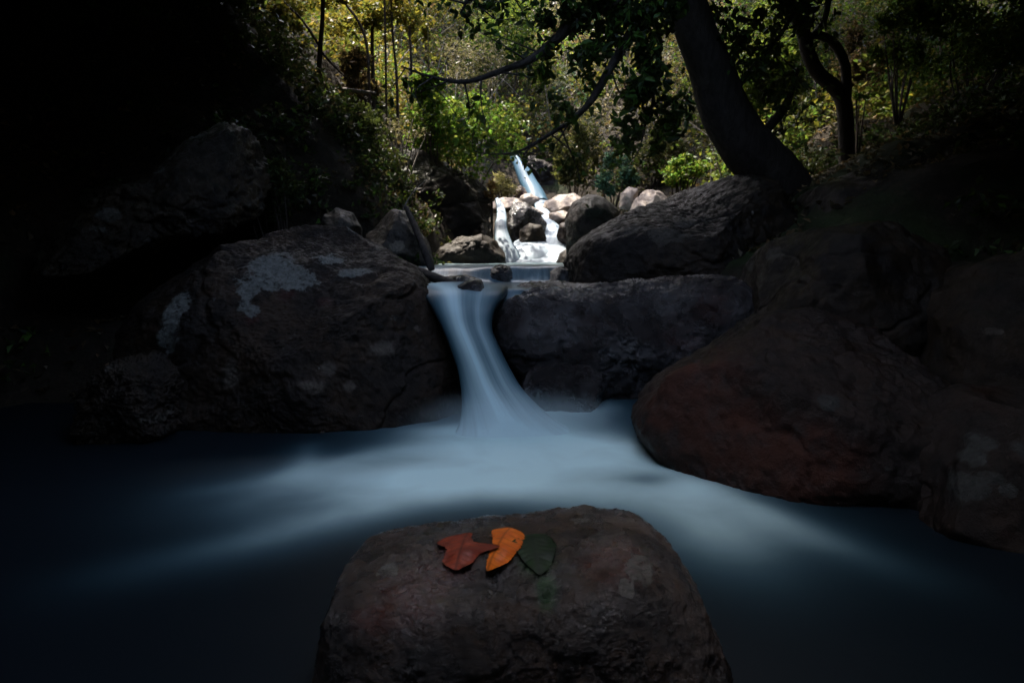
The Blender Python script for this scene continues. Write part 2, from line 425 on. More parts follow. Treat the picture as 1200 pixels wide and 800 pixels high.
boulder('wet', 'broad wet black boulder just right of the main waterfall with glistening edge',
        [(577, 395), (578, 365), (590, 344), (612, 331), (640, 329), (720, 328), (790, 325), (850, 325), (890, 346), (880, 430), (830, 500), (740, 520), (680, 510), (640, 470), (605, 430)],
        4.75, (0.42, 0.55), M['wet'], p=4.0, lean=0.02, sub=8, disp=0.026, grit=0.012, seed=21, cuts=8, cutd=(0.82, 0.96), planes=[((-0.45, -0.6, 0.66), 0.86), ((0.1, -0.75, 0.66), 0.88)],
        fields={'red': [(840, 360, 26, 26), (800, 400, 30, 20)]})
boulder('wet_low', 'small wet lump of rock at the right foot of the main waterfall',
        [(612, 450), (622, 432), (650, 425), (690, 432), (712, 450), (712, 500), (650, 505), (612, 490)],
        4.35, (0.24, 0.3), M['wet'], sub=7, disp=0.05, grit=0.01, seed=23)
boulder('red', 'large reddish brown rounded boulder at the right edge of the lower pool',
        [(748, 515), (752, 478), (775, 440), (830, 398), (900, 372), (985, 362), (1060, 390), (1130, 450), (1160, 540), (1150, 680), (1000, 690), (860, 610), (780, 560)],
        3.15, (0.55, 0.7), M['red'], p=2.6, lean=0.2, twist=-0.22, sub=7, disp=0.032, grit=0.010, seed=31, cuts=9, cutd=(0.82, 0.97), planes=[((0.1, -0.5, 0.85), 0.74)],
        fields={'red': [(800, 470, 80, 90), (850, 520, 90, 70), (940, 545, 80, 60)], 'lichen': [(862, 350, 16, 8), (972, 472, 16, 10)]})
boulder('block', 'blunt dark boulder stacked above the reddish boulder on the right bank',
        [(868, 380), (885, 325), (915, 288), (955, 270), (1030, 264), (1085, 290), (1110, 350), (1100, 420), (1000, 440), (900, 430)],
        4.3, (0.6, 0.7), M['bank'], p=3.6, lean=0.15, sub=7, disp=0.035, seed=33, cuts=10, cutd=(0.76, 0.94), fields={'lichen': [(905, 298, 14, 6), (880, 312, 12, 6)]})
boulder('spotted', 'dark boulder with grey lichen spots at the far right of the pool',
        [(1075, 600), (1085, 530), (1120, 490), (1190, 470), (1290, 470), (1350, 560), (1330, 720), (1180, 740), (1090, 690)],
        2.5, (0.4, 0.5), M['red'], p=3.2, lean=0.15, sub=7, disp=0.035, seed=35, cuts=10, cutd=(0.76, 0.94),
        fields={'lichen': [(1150, 518, 14, 9), (1138, 535, 12, 12), (1130, 570, 22, 16), (1160, 560, 10, 7), (1195, 525, 10, 14), (1180, 575, 8, 6)]})
boulder('upper_right', 'great brown boulder below the leaning tree on the right bank',
        [(664, 338), (660, 305), (672, 282), (700, 266), (760, 240), (815, 216), (862, 205), (905, 214), (945, 250), (940, 300), (900, 350), (780, 352), (700, 350)],
        5.9, (0.7, 0.9), M['bank'], p=2.8, lean=0.3, sub=7, disp=0.032, grit=0.014, seed=41, cuts=10, cutd=(0.8, 0.96), planes=[((-0.2, -0.6, 0.75), 0.72)],
        fields={'lichen': [(780, 275, 22, 12), (800, 262, 12, 8), (740, 270, 10, 6), (870, 306, 14, 6)]})
boulder('round', 'rounded mossy boulder right of the sunlit cascade against the great brown boulder',
        [(662, 290), (662, 258), (672, 238), (690, 228), (706, 232), (724, 246), (730, 270), (726, 310), (690, 325), (664, 320)],
        7.2, (0.4, 0.5), M['brown'], sub=6, disp=0.03, seed=43, fields={'moss': [(700, 245, 20, 14)], 'lichen': [(684, 240, 6, 4)]})
boulder('right_back', 'dark rounded boulder half lost in shade at the foot of the right slope',
        [(930, 260), (960, 220), (1020, 200), (1100, 205), (1170, 250), (1190, 330), (1120, 360), (980, 330)],
        5.6, (0.6, 0.8), M['bank'], p=2.6, sub=6, disp=0.05, seed=45, lean=0.2)
boulder('right_far', 'black shaded boulder on the right bank behind the lichen spotted one',
        [(1080, 470), (1095, 370), (1150, 310), (1240, 290), (1340, 330), (1380, 480), (1300, 600), (1120, 590)],
        3.6, (0.6, 0.8), M['bank'], p=2.6, sub=6, disp=0.04, seed=47, lean=0.2, fields={'lichen': [(1160, 387, 9, 6)]})
# --- left bank
boulder('slab', 'tilted mossy slab of rock jutting from the dark left bank',
        [(78, 290), (95, 235), (150, 195), (200, 150), (228, 137), (262, 145), (290, 185), (292, 240), (250, 285), (160, 320), (95, 330)],
        5.2, (0.5, 0.7), M['slab'], p=2.6, lean=0.6, sub=7, disp=0.06, seed=51, cuts=12, cutd=(0.66, 0.92), grit=0.02, planes=[((0.35, -0.85, -0.35), 0.45), ((-0.3, -0.55, 0.8), 0.6)],
        fields={'lichen': [(130, 252, 15, 8), (110, 268, 10, 5), (185, 200, 12, 4), (230, 160, 14, 4)]})
boulder('low_left', 'low dark boulder at the left waterline below the pale lichen patch',
        [(100, 460), (108, 425), (135, 409), (180, 418), (215, 450), (228, 500), (200, 530), (120, 520)],
        3.9, (0.4, 0.5), M['bank'], sub=7, disp=0.07, grit=0.02, seed=53, cuts=14, cutd=(0.66, 0.93), fields={'lichen': [(125, 430, 8, 5), (190, 488, 22, 5)]})
boulder('triangle', 'pointed brown boulder beside the upper pool on the left bank',
        [(424, 306), (430, 275), (455, 250), (472, 241), (484, 252), (498, 280), (508, 312), (470, 325), (430, 322)],
        6.4, (0.35, 0.5), M['brown'], p=2.3, sub=6, disp=0.04, seed=55, cuts=9, cutd=(0.7, 0.92), lean=0.3,
        fields={'lichen': [(468, 288, 10, 5), (450, 270, 6, 3)]})
boulder('wedge', 'low brown boulder between the pointed boulder and the cascade',
        [(505, 312), (512, 290), (540, 280), (565, 273), (582, 280), (592, 300), (594, 320), (540, 325)],
        8.0, (0.4, 0.5), M['bank'], sub=6, disp=0.05, seed=57, cuts=8, cutd=(0.75, 0.93), lean=0.0)
boulder('nub', 'small tan topped stone behind the huge dark boulder',
        [(380, 268), (382, 252), (396, 243), (412, 250), (422, 266), (420, 285), (390, 285)],
        6.2, (0.25, 0.3), M['brown'], sub=5, disp=0.05, seed=59)
boulder('cliff', 'dark rock wall on the left bank beside the sunlit cascade',
        [(380, 300), (395, 230), (420, 190), (480, 175), (540, 190), (560, 205), (568, 230), (566, 265), (560, 300), (520, 320), (430, 325)],
        9.3, (0.55, 0.9), M['bank'], p=3.2, sub=7, disp=0.09, seed=61, cuts=14, cutd=(0.68, 0.95), lean=0.05, name='rock_wall', cat='rock wall',
        fields={'moss': [(450, 200, 60, 20), (540, 200, 30, 12)], 'red': [(575, 222, 8, 12)]})
# --- stones in the step of the upper pools
boulder('step_dark', 'round black stone breaking the small step of the upper pool',
        [(572, 330), (574, 316), (586, 309), (598, 312), (604, 325), (600, 340), (578, 340)], 5.95, (0.14, 0.2), M['wet'], sub=5, disp=0.04, seed=63, name='stone', cat='stone')
boulder('step_right', 'dark stone at the right end of the small step of the upper pool',
        [(642, 334), (645, 318), (655, 312), (668, 314), (674, 336), (655, 342)], 5.95, (0.16, 0.2), M['wet'], sub=5, disp=0.04, seed=64, name='stone', cat='stone')
boulder('step_left', 'flat wet stone at the left inlet of the upper pool',
        [(508, 333), (520, 324), (545, 322), (566, 328), (560, 340), (520, 342)], 5.2, (0.16, 0.25), M['wet'], sub=5, disp=0.04, seed=65, name='stone', cat='stone')
boulder('lip', 'small wet stone parting the water at the lip of the main waterfall', [(534, 352), (537, 334), (549, 327), (564, 329), (571, 344), (554, 354)], 4.5, (0.10, 0.14), M['wet'], sub=5, disp=0.06, seed=66, name='stone', cat='stone')
# --- sunlit cascade
boulder('mid_dark', 'black boulder splitting the sunlit cascade with a bright sunlit top',
        [(594, 268), (594, 246), (600, 236), (615, 238), (632, 247), (640, 262), (634, 292), (612, 300), (594, 290)],
        10.6, (0.4, 0.7), M['wet'], p=4, sub=6, disp=0.03, seed=71, cuts=7, cutd=(0.8, 0.95), lean=-0.1, planes=[((0, 0.25, 1), 0.7)])
boulder('mid_small', 'small dark stone below the black boulder in the cascade',
        [(608, 288), (609, 270), (620, 261), (634, 264), (640, 280), (636, 296), (614, 298)], 10.0, (0.25, 0.3), M['bank'], sub=5, disp=0.04, seed=72, lean=-0.1)
boulder('pale_slope', 'pale sloping boulder above the black boulder at the head of the cascade',
        [(572, 250), (576, 238), (588, 230), (608, 233), (628, 244), (640, 252), (626, 258), (600, 248)], 11.6, (0.35, 0.6), M['pale'], sub=5, disp=0.04, seed=73, lean=0.6)
boulder('pale_top', 'pale knobbly boulder under the foot of the far waterfall',
        [(606, 240), (610, 230), (622, 226), (632, 232), (634, 246), (620, 252), (608, 250)], 13.0, (0.35, 0.5), M['pale'], sub=5, disp=0.05, seed=74)
boulder('pale_long', 'long pale boulder with sunlit top right of the head of the cascade',
        [(633, 246), (636, 236), (654, 228), (674, 226), (684, 234), (682, 248), (660, 254), (638, 254)], 12.2, (0.5, 0.6), M['pale'], sub=6, disp=0.04, seed=75, cuts=8, cutd=(0.75, 0.93), lean=0.4)
boulder('pink', 'pinkish wet boulder just under the long pale boulder',
        [(640, 262), (643, 250), (660, 247), (672, 252), (672, 266), (655, 272)], 11.2, (0.3, 0.4), M['pale'], sub=5, disp=0.04, seed=76, fields={'red': [(655, 262, 8, 5)]})
boulder('maroon', 'small maroon stone beside the lower right of the cascade',
        [(652, 276), (656, 262), (668, 258), (676, 268), (674, 290), (656, 286)], 9.9, (0.2, 0.3), M['red'], sub=5, disp=0.04, seed=77)
boulder('pale_upright', 'upright pale boulder on the gravel bar left of a twin',
        [(726, 244), (728, 226), (736, 219), (746, 221), (750, 234), (746, 248)], 13.6, (0.3, 0.35), M['pale'], sub=5, disp=0.04, seed=78, cuts=8, cutd=(0.78, 0.93))
boulder('pale_bank', 'wide pale boulder on the gravel bar nearest the great brown boulder',
        [(738, 250), (744, 234), (756, 223), (772, 224), (784, 236), (786, 252), (760, 256)], 13.0, (0.35, 0.4), M['pale'], sub=5, disp=0.04, seed=79, cuts=8, cutd=(0.78, 0.93))
boulder('brown_fall', 'red brown rock at the left foot of the far waterfall',
        [(600, 238), (602, 222), (610, 217), (620, 224), (624, 238), (612, 244)], 15.6, (0.4, 0.5), M['red'], sub=5, disp=0.05, seed=80, fields={'red': [(611, 228, 10, 10)]})
boulder('edge_right', 'brown rock at the right foot of the cascade beside the rounded boulder',
        [(650, 314), (656, 296), (668, 288), (680, 300), (680, 320), (655, 320)], 8.6, (0.25, 0.3), M['brown'], sub=5, disp=0.04, seed=81)
boulder('edge_left', 'dark rock shelf left of the thin side chute of the cascade',
        [(545, 300), (556, 270), (566, 262), (574, 272), (582, 292), (590, 314), (560, 318)], 9.0, (0.3, 0.4), M['bank'], sub=6, disp=0.06, seed=82, cuts=8, cutd=(0.75, 0.93))
boulder('far_rock', 'dark rock face right of the far waterfall',
        [(622, 234), (618, 205), (606, 186), (628, 182), (652, 190), (668, 205), (672, 236), (645, 244)], 18.3, (0.5, 0.8), M['bank'], p=3, sub=6, disp=0.05, seed=83, cuts=8, cutd=(0.75, 0.95), name='rock_wall', cat='rock wall')

# ------------------------------------------------------------------ water
def sheet(name, rows, mat, parent, nu=60, nv=22, bulge=0.06, foam=None, thick=0.03, toe=0.0, edge=0.25, su_scale=1.0):
    """rows: (xl, xr, py, Y) in photo pixels and metres -> a solid rounded sheet of falling water"""
    A = np.array([at(r[0], r[2], r[3]) for r in rows]); B = np.array([at(r[1], r[2], r[3]) for r in rows])
    A, B = spline(A, nu), spline(B, nu)
    u = np.linspace(0, 1, nv)
    V = A[:, None, :] * (1 - u)[None, :, None] + B[:, None, :] * u[None, :, None]
    prof = 1 - (2 * u - 1) ** 2
    T = np.gradient((A + B) / 2, axis=0); Sd = B - A
    Nn = np.cross(T, Sd); Nn /= np.linalg.norm(Nn, axis=1)[:, None] + 1e-9
    Nn *= np.sign((Nn @ np.array([0, -1, 0.6])))[:, None]
    wv = np.linspace(0, 1, nu)
    P = np.stack([np.tile(u * 4, (nu, 1)), np.tile(wv[:, None] * 1.5, (1, nv)), np.zeros((nu, nv))], -1).reshape(-1, 3)
    rip = vnoise(P + hash(name) % 7, 5).reshape(nu, nv) * 0.25
    W = np.linalg.norm(Sd, axis=1)
    front = V + Nn[:, None, :] * (bulge * (1 - toe * sstep(0.72, 0.98, wv))[:, None] * np.sqrt(prof + 1e-4) * (1 + rip))[:, :, None]
    back = V - Nn[:, None, :] * thick
    f = np.ones((nu, nv)) if foam is None else foam(wv[:, None] * np.ones(nv)[None, :], u[None, :] * np.ones(nu)[:, None])
    ef = sstep(0, edge, np.minimum(u, 1 - u))[None, :] ** 0.6
    tw = (toe * sstep(0.38, 0.82, wv))[:, None]
    f = f * (ef * (1 - tw) + tw) * (1 + 0.7 * tw * sstep(0.6, 0.9, wv)[:, None])
    su = (u[None, :] - 0.5) * W[:, None] ** 0.3 * su_scale; sv = np.cumsum(np.concatenate([[0], np.linalg.norm(np.diff((A + B) / 2, axis=0), axis=1)]))[:, None] * np.ones(nv)
    nF = nu * nv
    F1 = grid_faces(nu, nv); F2 = grid_faces(nu, nv)[:, ::-1] + nF
    side = []
    for i in range(nu - 1):
        side.append([i * nv, i * nv + nF, (i + 1) * nv + nF, (i + 1) * nv]); e = nv - 1
        side.append([i * nv + e, (i + 1) * nv + e, (i + 1) * nv + e + nF, i * nv + e + nF])
    VV = np.vstack([front.reshape(-1, 3), back.reshape(-1, 3)])
    at2 = {'foam': np.concatenate([f.ravel()] * 2), 'su': np.concatenate([su.ravel()] * 2), 'sv': np.concatenate([sv.ravel()] * 2)}
    return mk(name, VV, np.vstack([F1, F2, np.array(side)]), mat, parent, origin=VV.mean(0), attrs=at2)

# lower pool: long-exposure surface, heaped where the fall lands and running off both sides of the front boulder
px_ = np.linspace(-4.5, 4.5, 300); py_ = np.linspace(-4, 4.6, 300)
PX, PY = np.meshgrid(px_, py_, indexing='ij')
foam = np.zeros_like(PX); hgt = np.zeros_like(PX)
def puff(px, py, rx, ry, amp, h=0.0, ang=0.0):
    global foam, hgt
    c0 = at_z(px, py, 0)
    dx, dy = PX - c0[0], PY - c0[1]
    ca, sa = math.cos(R(ang)), math.sin(R(ang))
    u, v = (dx * ca + dy * sa) / rx, (-dx * sa + dy * ca) / ry
    g = np.exp(-(u * u + v * v)); g = 0.55 * g + 0.45 / (1 + 0.9 * (u * u + v * v)) ** 2.6
    foam = foam + amp * g * (1 - np.clip(foam, 0, 1) * 0.5); hgt = np.maximum(hgt, h * g)
puff(605, 510, 0.46, 0.36, 0.9, 0.01)
puff(600, 535, 0.55, 0.34, 0.75, 0.012)
puff(660, 488, 0.36, 0.26, 0.62, 0.0)
puff(690, 535, 0.42, 0.36, 0.62, 0.01)
puff(520, 560, 0.62, 0.24, 0.60, 0.01)
puff(640, 575, 0.60, 0.20, 0.55, 0.02)
def stream(pts, w, amp, h=0.0):
    """a soft band of white water along a path (photo pixels on the pool), widths in metres"""
    global foam, hgt
    W = np.array([at_z(x, y, 0)[:2] for x, y in pts])
    S = spline(np.column_stack([W, w, amp]), 70)
    best = np.zeros_like(foam)
    for x, y, ww, aa in S:
        d2 = ((PX - x) ** 2 + (PY - y) ** 2) / ww ** 2
        best = np.maximum(best, aa * (0.5 * np.exp(-d2) + 0.5 / (1 + d2) ** 2))
    foam = foam + best * (1 - np.clip(foam, 0, 1) * 0.6); hgt = np.maximum(hgt, h * best)
puff(545, 505, 0.50, 0.26, 0.5)
puff(450, 566, 0.62, 0.30, 0.40)
puff(760, 590, 0.40, 0.28, 0.30)
puff(840, 622, 0.40, 0.32, 0.32)
puff(330, 600, 0.5, 0.25, 0.14)
stream([(640, 530), (560, 525), (470, 530), (400, 545), (330, 572), (250, 600)], [0.30, 0.26, 0.20, 0.17, 0.13, 0.12], [0.5, 0.5, 0.45, 0.30, 0.16, 0.02], 0.012)
stream([(362, 522), (356, 545), (330, 560), (270, 572), (190, 580)], [0.10, 0.10, 0.11, 0.11, 0.12], [0.14, 0.28, 0.26, 0.15, 0.02], 0.0)
stream([(600, 560), (500, 575), (400, 602), (300, 632), (200, 655), (90, 680)], [0.22, 0.22, 0.20, 0.18, 0.18, 0.2], [0.5, 0.5, 0.40, 0.28, 0.13, 0.02], 0.02)
stream([(700, 530), (790, 562), (850, 585), (920, 615), (1000, 648), (1110, 690)], [0.28, 0.18, 0.15, 0.14, 0.14, 0.16], [0.5, 0.52, 0.46, 0.34, 0.17, 0.02], 0.03)
stream([(800, 575), (850, 630), (890, 690)], [0.16, 0.2, 0.24], [0.32, 0.22, 0.03])
foam -= 0.32 * np.exp(-(((PX - at_z(762, 563, 0)[0]) / 0.12) ** 2 + ((PY - at_z(762, 563, 0)[1]) / 0.09) ** 2))
foam = np.clip(foam, 0, 1)
hz = fbm(np.stack([PX.ravel() * 0.9, PY.ravel() * 1.6, np.zeros(PX.size)], -1), 77, 2).reshape(PX.shape) * 0.012
PZ = hgt * 0.8 + hz + 0.07 * sstep(3.5, 4.5, PY) * sstep(-0.2, 0.3, PX)
tag(mk('water', np.stack([PX, PY, PZ], -1).reshape(-1, 3), grid_faces(300, 300), M['pool'], attrs={'foam': foam.ravel()}), kind='structure')

def flat_water(name, x0, x1, y0, y1, zf, mat, foamf, n=(90, 90)):
    X, Y = np.meshgrid(np.linspace(x0, x1, n[0]), np.linspace(y0, y1, n[1]), indexing='ij')
    Z = zf(X, Y); f = foamf(X, Y)
    return tag(mk(name, np.stack([X, Y, Z], -1).reshape(-1, 3), grid_faces(*n), mat,
                  attrs={'foam': f.ravel(), 'su': X.ravel(), 'sv': Y.ravel()}), kind='structure')
ZB, ZA = 0.778, 0.915
def step_z(X, Y):
    e = 5.98 + 0.06 * np.sin(X * 5.0)
    z = ZB + (ZA - ZB) * sstep(-0.16, 0.05, Y - e)
    slope = sstep(-0.12, -0.5, X) * sstep(6.7, 4.9, Y) * sstep(4.9, 5.3, Y)
    ramp_z = ZB + (ZA - ZB) * np.clip((Y - 5.1) / 1.5, 0, 1)
    z = z * (1 - slope) + ramp_z * slope
    z = z - 0.25 * sstep(0.34, 0.46, X) * sstep(5.75, 5.5, Y) - 0.2 * sstep(4.75, 4.52, Y)
    return z + 0.006 * vnoise(np.stack([X.ravel() * 6, Y.ravel() * 3, 0 * X.ravel()], -1), 4).reshape(X.shape)
def step_foam(X, Y):
    f = 0.32 + 0.35 * sstep(4.75, 4.4, Y) + 0.5 * np.exp(-((Y - 5.88) / 0.12) ** 2) * np.exp(-((X - 0.22) / 0.13) ** 2)
    f = f + 0.25 * sstep(-0.1, -0.6, X) + 0.28 * sstep(8.3, 9.2, Y)
    return np.clip(f, 0, 1)
flat_water('water', -1.6, 1.1, 4.52, 9.6, step_z, M['upper_pool'], step_foam, (110, 200))
flat_water('water', 0.15, 3.2, 11.6, 15.5, lambda X, Y: 1.62 + (Y - 11.2) * 0.04, M['upper_pool'], lambda X, Y: 0.5 + 0 * X, (30, 30))

wf = empty('waterfall', at(590, 497, 4.1), 'smooth silky waterfall dropping between the two dark boulders into the lower pool', 'waterfall')
def wf_foam(v, u):
    # a bright rib runs down the middle of the chute
    rib = np.exp(-((u - (0.30 + 0.22 * v)) / 0.10) ** 2) * 0.35
    return np.clip(0.50 + 0.18 * v + rib + 0.35 * sstep(0.75, 1.0, v) - 0.16 * np.exp(-((u - 0.62) / 0.08) ** 2) * sstep(0.15, 0.3, v) * sstep(0.7, 0.4, v) - 0.06 * sstep(0.4, 0.1, v), 0, 1)
sheet('fall_sheet', [(468, 596, 336.5, 4.95), (482, 594, 339.5, 4.62), (498, 588, 348, 4.4), (508, 579, 364, 4.28), (518, 577, 385, 4.22), (527, 586, 407, 4.17), (535, 597, 430, 4.13), (540, 612, 455, 4.08), (541, 634, 478, 4.0), (537, 662, 499, 3.88), (525, 705, 517, 3.66), (505, 765, 536, 3.40), (490, 805, 552, 3.2)],
      M['fall'], wf, nu=110, nv=44, bulge=0.035, foam=wf_foam, edge=0.3, su_scale=1.6, toe=0.95)

s = N('spray_mist'); c = s.obj()
ln = s.n('ShaderNodeVectorMath', operation='LENGTH'); vm = s.n('ShaderNodeVectorMath', operation='MULTIPLY'); s.l(c, vm.inputs[0]); vm.inputs[1].default_value = (1 / 0.75, 1 / 0.55, 1 / 0.2)
s.l(vm.outputs[0], ln.inputs[0])
pv = s.n('ShaderNodeVolumePrincipled'); pv.inputs['Color'].default_value = (0.80, 0.95, 0.98, 1)
s.l(s.math('MULTIPLY', s.ramp(ln.outputs['Value'], 1.0, 0.1), s.ramp(s.noise(c, 3.5, 3, 0.5), 0.3, 0.7, 0.9, 2.4)), pv.inputs['Density'])
s.l(pv.outputs[0], s.out.inputs['Volume'])
U, F = ico(4); mc = at(606, 490, 3.85); mc[2] = 0.06
tag(mk('mist', U * np.array([0.75, 0.55, 0.2]) + mc, F, s.m, origin=mc), 'soft spray at the foot of the fall', kind='stuff')

cs = empty('waterfall', at(625, 308, 9.5), 'bright sunlit cascade tumbling over boulders into the upper pool', 'waterfall')
sheet('chute', [(625, 646, 238, 12.9), (627, 643, 244, 12.2), (628, 646, 252, 11.6), (629, 652, 262, 11.0), (628, 663, 272, 10.6), (624, 667, 280, 10.25), (616, 669, 287, 9.95), (606, 670, 297, 9.65), (598, 670, 313, 9.25)], M['cascade'], cs, nu=70, bulge=0.07, edge=0.1)
sheet('side_chute', [(580, 586, 234, 11.9), (581, 588, 237, 11.1), (582, 592, 245, 10.5), (582, 594, 254, 10.2), (580, 594, 262, 9.95), (579, 596, 272, 9.8), (580, 600, 283, 9.65), (582, 607, 294, 9.5), (588, 612, 312, 9.3)], M['cascade'], cs, nu=70, bulge=0.03, edge=0.15)
# water skin sliding over a broad domed rock
def dome(px, py, Y, rx, ry, rz, f0):
    U, F = ico(6)
    c0 = at(px, py, Y)
    Vd = U * np.array([rx, ry, rz]); Vd[:, 2] = np.where(Vd[:, 2] > 0, Vd[:, 2], Vd[:, 2] * 0.4)
    Vd = Vd + c0 + 0.05 * fbm(Vd * 2.5, 3, 2)[:, None]
    mk('water_dome', Vd, F, M['cascade'], cs, origin=c0, attrs={'foam': np.full(len(U), f0), 'su': np.arctan2(U[:, 0], -U[:, 1] + 0.3), 'sv': U[:, 2] * 0.3})
dome(622, 312, 10.25, 0.46, 0.95, 0.42, 1.25)

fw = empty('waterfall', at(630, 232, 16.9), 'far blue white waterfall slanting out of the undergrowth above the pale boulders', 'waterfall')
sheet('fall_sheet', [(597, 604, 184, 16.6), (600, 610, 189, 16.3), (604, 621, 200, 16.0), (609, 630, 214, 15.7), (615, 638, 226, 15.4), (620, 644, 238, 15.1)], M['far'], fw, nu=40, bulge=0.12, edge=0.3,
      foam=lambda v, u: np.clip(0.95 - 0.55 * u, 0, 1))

# ------------------------------------------------------------------ foliage
def leaf_arrays(C, L, rng, width=0.45, six=False, up=0.2, droop=0.0, fold=0.18):
    n = len(C); L = np.broadcast_to(np.asarray(L, float), (n,))
    A = rng.normal(size=(n, 3)); A[:, 2] = A[:, 2] * 0.7 - droop
    A /= np.linalg.norm(A, axis=1)[:, None]
    Nr = rng.normal(size=(n, 3)); Nr[:, 2] += up * 3
    Wd = np.cross(Nr, A); Wd /= np.linalg.norm(Wd, axis=1)[:, None] + 1e-9
    Nn = np.cross(A, Wd)
    if six:
        T = np.array([0, .28, .68, 1, .68, .28]); S = np.array([0, .5, .42, 0, -.42, -.5]); H = np.array([0, fold, fold * .9, -.12, fold * .9, fold])
        Q = np.array([[0, 1, 2, 3], [0, 3, 4, 5]])
    else:
        T = np.array([0, .45, 1, .45]); S = np.array([0, .5, 0, -.5]); H = np.array([0, fold, 0, fold])
        Q = np.array([[0, 1, 2, 3]])
    k = len(T)
    V = C[:, None, :] + L[:, None, None] * ((T - 0.3)[None, :, None] * A[:, None, :] + (S * 2 * width)[None, :, None] * Wd[:, None, :] + H[None, :, None] * Nn[:, None, :])
    F = (np.arange(n) * k)[:, None, None] + Q[None]
    return V.reshape(-1, 3), F.reshape(-1, 4), k

def pick(pal, n, rng, var=0.3):
    pal = np.array([c for c, w in pal]); w = np.array([w for c, w in PALW]) if False else None
    idx = rng.integers(0, len(pal), n)
    return pal[idx] * rng.lognormal(0, var, (n, 1))

G = {
    'bright': [((0.075, 0.16, 0.018), 1), ((0.11, 0.17, 0.02), 1), ((0.04, 0.11, 0.018), 1), ((0.15, 0.17, 0.03), 1)],
    'yellow': [((0.15, 0.125, 0.016), 1), ((0.10, 0.095, 0.014), 1), ((0.17, 0.12, 0.022), 1), ((0.07, 0.09, 0.018), 1)],
    'olive': [((0.052, 0.054, 0.015), 1), ((0.07, 0.066, 0.022), 1), ((0.032, 0.04, 0.012), 1), ((0.09, 0.075, 0.034), 1)],
    'grey': [((0.10, 0.082, 0.056), 1), ((0.07, 0.058, 0.038), 1), ((0.12, 0.096, 0.064), 1), ((0.05, 0.044, 0.026), 1)],
    'teal': [((0.03, 0.085, 0.06), 1), ((0.05, 0.11, 0.07), 1), ((0.025, 0.06, 0.04), 1)],
    'green': [((0.045, 0.09, 0.014), 1), ((0.03, 0.065, 0.012), 1), ((0.075, 0.11, 0.018), 1), ((0.10, 0.12, 0.02), 1)],
    'dark': [((0.020, 0.035, 0.012), 1), ((0.03, 0.045, 0.014), 1), ((0.015, 0.026, 0.010), 1)],
    'brown': [((0.12, 0.07, 0.035), 1), ((0.09, 0.06, 0.03), 1), ((0.16, 0.10, 0.05), 1), ((0.06, 0.045, 0.025), 1)],
    'rust': [((0.20, 0.09, 0.03), 1), ((0.15, 0.09, 0.04), 1), ((0.22, 0.14, 0.06), 1)],
    'straw': [((0.26, 0.22, 0.10), 1), ((0.2, 0.18, 0.07), 1), ((0.16, 0.15, 0.05), 1)],
}

def clump_points(center, rad, n, rng, clumps=10, tight=0.42):
    rad = np.asarray(rad, float)
    cc = rng.normal(size=(clumps, 3)); cc /= np.linalg.norm(cc, axis=1)[:, None]
    cc *= rng.uniform(0.25, 0.95, (clumps, 1)) ** 0.6
    k = rng.integers(0, clumps, n)
    d = rng.normal(size=(n, 3)); d /= np.linalg.norm(d, axis=1)[:, None]
    d *= rng.uniform(0.1, 1, (n, 1)) ** 0.5 * tight * rng.uniform(0.6, 1.2, clumps)[k][:, None]
    return np.asarray(center) + (cc[k] + d) * rad, np.asarray(center) + cc * rad

def shrub(name, label, cat, px, py, Y, rx, ry, n, leaf, pal, seed, ryd=None, group=None, mat='leaf', clumps=12, width=0.3, droop=0.0, six=False, stem='slim'):
    rng = np.random.default_rng(seed)
    c0 = at(px, py, Y); sc = Y / 805.0
    rad = (rx * sc, (ryd or rx * sc * 0.8), ry * sc)
    P, cc = clump_points(c0, rad, n, rng, clumps)
    base = np.array([c0[0], c0[1] + rad[1] * 0.2, 0]); base[2] = min(float(ground_h(base[:1], base[1:2])[0]), c0[2] - 0.1 * rad[2])
    t = empty(name, base, label, cat, group)
    V, F, k = leaf_arrays(P, leaf * rng.uniform(0.6, 1.25, n), rng, width, six, droop=droop)
    mk('foliage', V, F, M[mat], t, origin=base, colors=np.repeat(pick(G[pal], n, rng), k, 0), smooth=False)
    br = []
    for q in cc[: 9]:
        mid = base * 0.45 + q * 0.55 + rng.normal(size=3) * 0.08 * np.array(rad)
        br.append(tube_arrays([base - [0, 0, 0.1], mid, q], [0.012 + 0.004 * Y / 8, 0.008 + 0.002 * Y / 8, 0.004], 4, 8))
    V, F = join(br)
    mk('stem', V, F, M[stem], t, origin=base)
    return t

shrub('shrub', 'bright green sunlit shrub leaning out over the dark rock wall', 'shrub', 540, 150, 9.6, 62, 52, 5200, 0.075, 'bright', 1, clumps=22)
shrub('shrub', 'vivid green young shrub at the upper left of the sunlit shrub', 'shrub', 505, 112, 9.3, 30, 26, 1500, 0.075, 'bright', 2, clumps=9)
shrub('shrub', 'small blue green shrub above the pale boulders on the gravel bar', 'shrub', 719, 208, 14.6, 22, 24, 1500, 0.09, 'teal', 3)
shrub('fern', 'yellow green fern at the left foot of the leaning tree', 'fern', 800, 200, 8.2, 30, 16, 900, 0.08, 'bright', 4, width=0.18, clumps=14)
shrub('shrub', 'straw coloured grassy tuft beside the far waterfall', 'shrub', 589, 214, 13.0, 17, 18, 900, 0.12, 'straw', 5, width=0.08, clumps=9)
shrub('grass_tuft', 'rust coloured tuft of dry grass on the corner of the dark rock wall', 'grass', 575, 222, 9.4, 6, 12, 260, 0.10, 'rust', 6, width=0.07, clumps=6)
shrub('fern', 'dark green fern patch hanging on the shaded left bank', 'fern', 322, 208, 6.0, 48, 42, 2200, 0.06, 'dark', 7, width=0.2, clumps=22)
